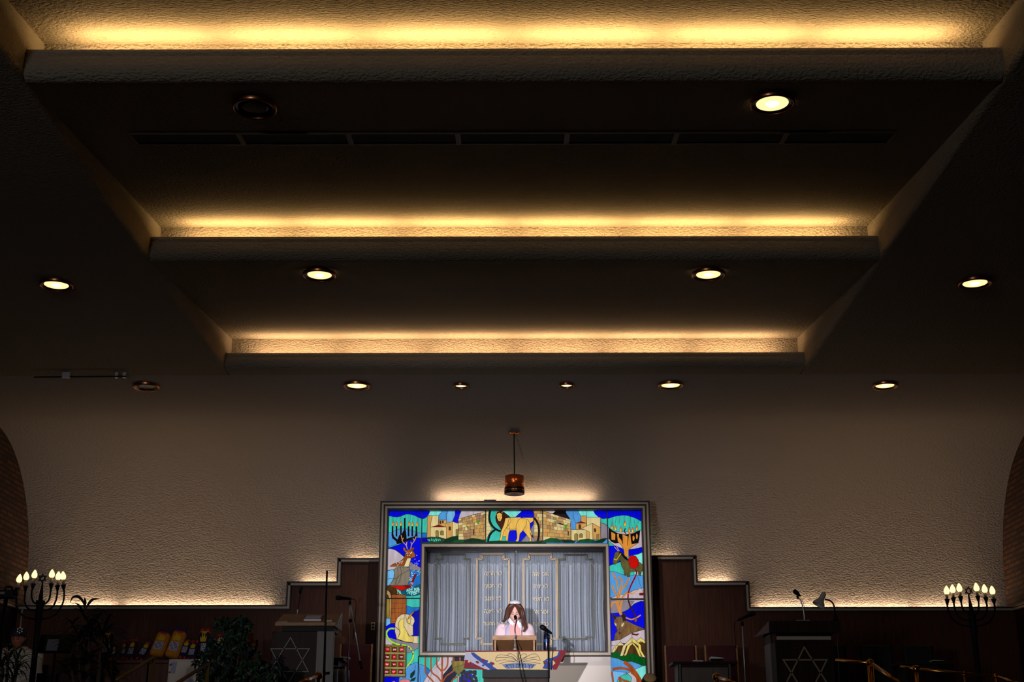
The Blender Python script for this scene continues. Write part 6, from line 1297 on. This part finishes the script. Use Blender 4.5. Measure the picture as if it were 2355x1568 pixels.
for sd, sx in (('L', -1), ('R', 1)):
    a, e, w = (Vector(J2[q+sd]) for q in ('sh', 'el', 'wr')); MB().tube(spl([a+Vector((-sx*.03, 0, .01)), a+Vector((sx*.015, 0, -.02)), (a+e)/2, e, (e+w)/2, w], 5), .056, JK, 18).build('sleeve', t)
    MB().tube(spl([J2['hip'+sd], J2['kn'+sd], J2['an'+sd]], 6), [.10-.003*i for i in range(13)], TRS, 18).build('trouser_leg', t)
b = MB(); b.lathe([(.073, -.02), (.078, .01), (.080, .035), (.062, .062), (.0001, .072)], hc2+Vector((0, .005, .035)), CAPM, 32, M2); b.tube([hc2+Vector((x, -.085-.02*math.cos(x*14), .022)) for x in (-.06, -.03, 0, .03, .06)], .011, CAPM, 10); b.build('cap', t)
sb = MB(); star(sb, at(46, 1449, 13.64), .036, .014, .006, PAPER); v = at(46, 1449, 13.64); sb.prism([v+Vector((.02*math.cos(i*PI/3), -.001, .02*math.sin(i*PI/3))) for i in range(6)], (0, .006, 0), PAPER); sb.build('star_badge', t)
b = MB(); b.loft([(hc2.x, hc2.y+.03, hc2.z-.06, .072, .07), (hc2.x, hc2.y+.03, hc2.z+.0, .078, .075), (hc2.x, hc2.y+.03, hc2.z+.05, .076, .075)], LASH, 28); b.build('hair', t)
t2 = thing('chair', (cx, 13.95, STG), 'dark chair under the seated person at far left', 'chair'); MB().box(cx-.24, cx+.24, 13.65, 14.12, zs_-.64, zs_-.58, FABB).build('seat', t2, .01); MB().box(cx-.23, cx+.23, 14.08, 14.12, zs_-.58, zs_-.12, FABB).build('backrest', t2, .01)
for x in (cx-.22, cx+.19):
    for yy in (13.67, 14.08): MB().box(x, x+.03, yy, yy+.03, STG+.01, zs_-.64, BLACK).build('leg', t2)
# child at the bottom edge, seen from behind
hc3 = at(1493, 1577, 13.0); M3 = Matrix.Rotation(PI, 3, 'Z'); ct = hc3
t = thing('person', (hc3.x, 13.0, STG), 'dark-haired person in a beige skullcap seen from behind at the bottom edge', 'person')
zs_ = hc3.z-.15; cx = hc3.x; y_ = 13.0
J3 = dict(s=.8, pelvis=(cx, y_, zs_-.36), chest=(cx, y_, zs_-.07), neck=(cx, y_, zs_+.03), shL=(cx-.12, y_, zs_-.03), shR=(cx+.12, y_, zs_-.03), elL=(cx-.16, y_+.03, zs_-.22), elR=(cx+.16, y_+.03, zs_-.22), wrL=(cx-.09, y_+.2, zs_-.28), wrR=(cx+.09, y_+.2, zs_-.28),
    hipL=(cx-.07, y_, zs_-.38), hipR=(cx+.07, y_, zs_-.38), knL=(cx-.08, y_+.30, zs_-.36), knR=(cx+.08, y_+.30, zs_-.36), anL=(cx-.08, y_+.32, STG+.07), anR=(cx+.08, y_+.32, STG+.07), toe=(0, .12, -.03))
make_person(t, J3, hc3, M3, .92, SKIN)
DH = mat('hair_dark', (44, 30, 24), .6)
b = MB(); seg, rings = 40, 24; hv = []; ff = []
for i in range(rings+1):
    a = PI*i/rings
    for j in range(seg): w = 2*PI*j/seg; hv.append(hc3+Vector((.078*math.sin(a)*math.cos(w), .094*math.sin(a)*math.sin(w), .113*math.cos(a))))
for i in range(rings):
    for j in range(seg):
        a = PI*(i+.5)/rings; w = 2*PI*(j+.5)/seg
        if math.cos(a) < -.55 or (math.sin(a)*math.sin(w) > .2 and math.cos(a) < .45): continue
        ff.append((i*seg+j, (i+1)*seg+j, (i+1)*seg+(j+1) % seg, i*seg+(j+1) % seg))
b.add(hv, ff, DH, True); b.build('hair', t)
b = MB(); b.lathe([(.062, .0), (.060, .010), (.045, .022), (.025, .029), (.0001, .031)], hc3+Vector((.004, -.052, .066)), mat('skullcap_beige', (206, 168, 112), .8), 32, Matrix.Rotation(.75, 3, 'X')); b.build('skullcap', t)
b = MB(); b.loft([(cx, y_, zs_+.03, .05, .05), (cx, y_, zs_, .10, .07), (cx, y_, zs_-.05, .15, .085), (cx, y_, zs_-.2, .15, .09), (cx, y_, zs_-.42, .15, .11)], TRS, 28); b.build('jacket', t)
for sd, sx in (('L', -1), ('R', 1)):
    a, e, w = (Vector(J3[q+sd]) for q in ('sh', 'el', 'wr')); MB().tube(spl([a, (a+e)/2, e, (e+w)/2, w], 5), .045, TRS, 16).build('sleeve', t); MB().tube(spl([J3['hip'+sd], J3['kn'+sd], J3['an'+sd]], 6), [.078-.003*i for i in range(13)], TRS, 16).build('trouser_leg', t)
t2 = thing('stool', (cx, 13.0, STG), 'low dark stool under the seated child below the ark', 'stool'); MB().box(cx-.17, cx+.17, 12.86, 13.18, zs_-.49, zs_-.45, WOOD_D).build('seat', t2, .005)
for x in (cx-.16, cx+.13):
    for yy in (12.87, 13.14): MB().box(x, x+.03, yy, yy+.03, STG+.01, zs_-.49, WOOD_D).build('leg', t2)
# ------------------------------------------------------------------ render look
vs_ = sc.view_settings; vs_.view_transform = 'Standard'; vs_.look = 'None'; vs_.exposure = 0.0; vs_.gamma = 1.0; vs_.use_curve_mapping = False
sc.cycles.use_denoising = True; sc.cycles.max_bounces = 6; sc.cycles.diffuse_bounces = 2; sc.cycles.transparent_max_bounces = 12; sc.cycles.caustics_reflective = False; sc.cycles.caustics_refractive = False; sc.cycles.sample_clamp_indirect = 3
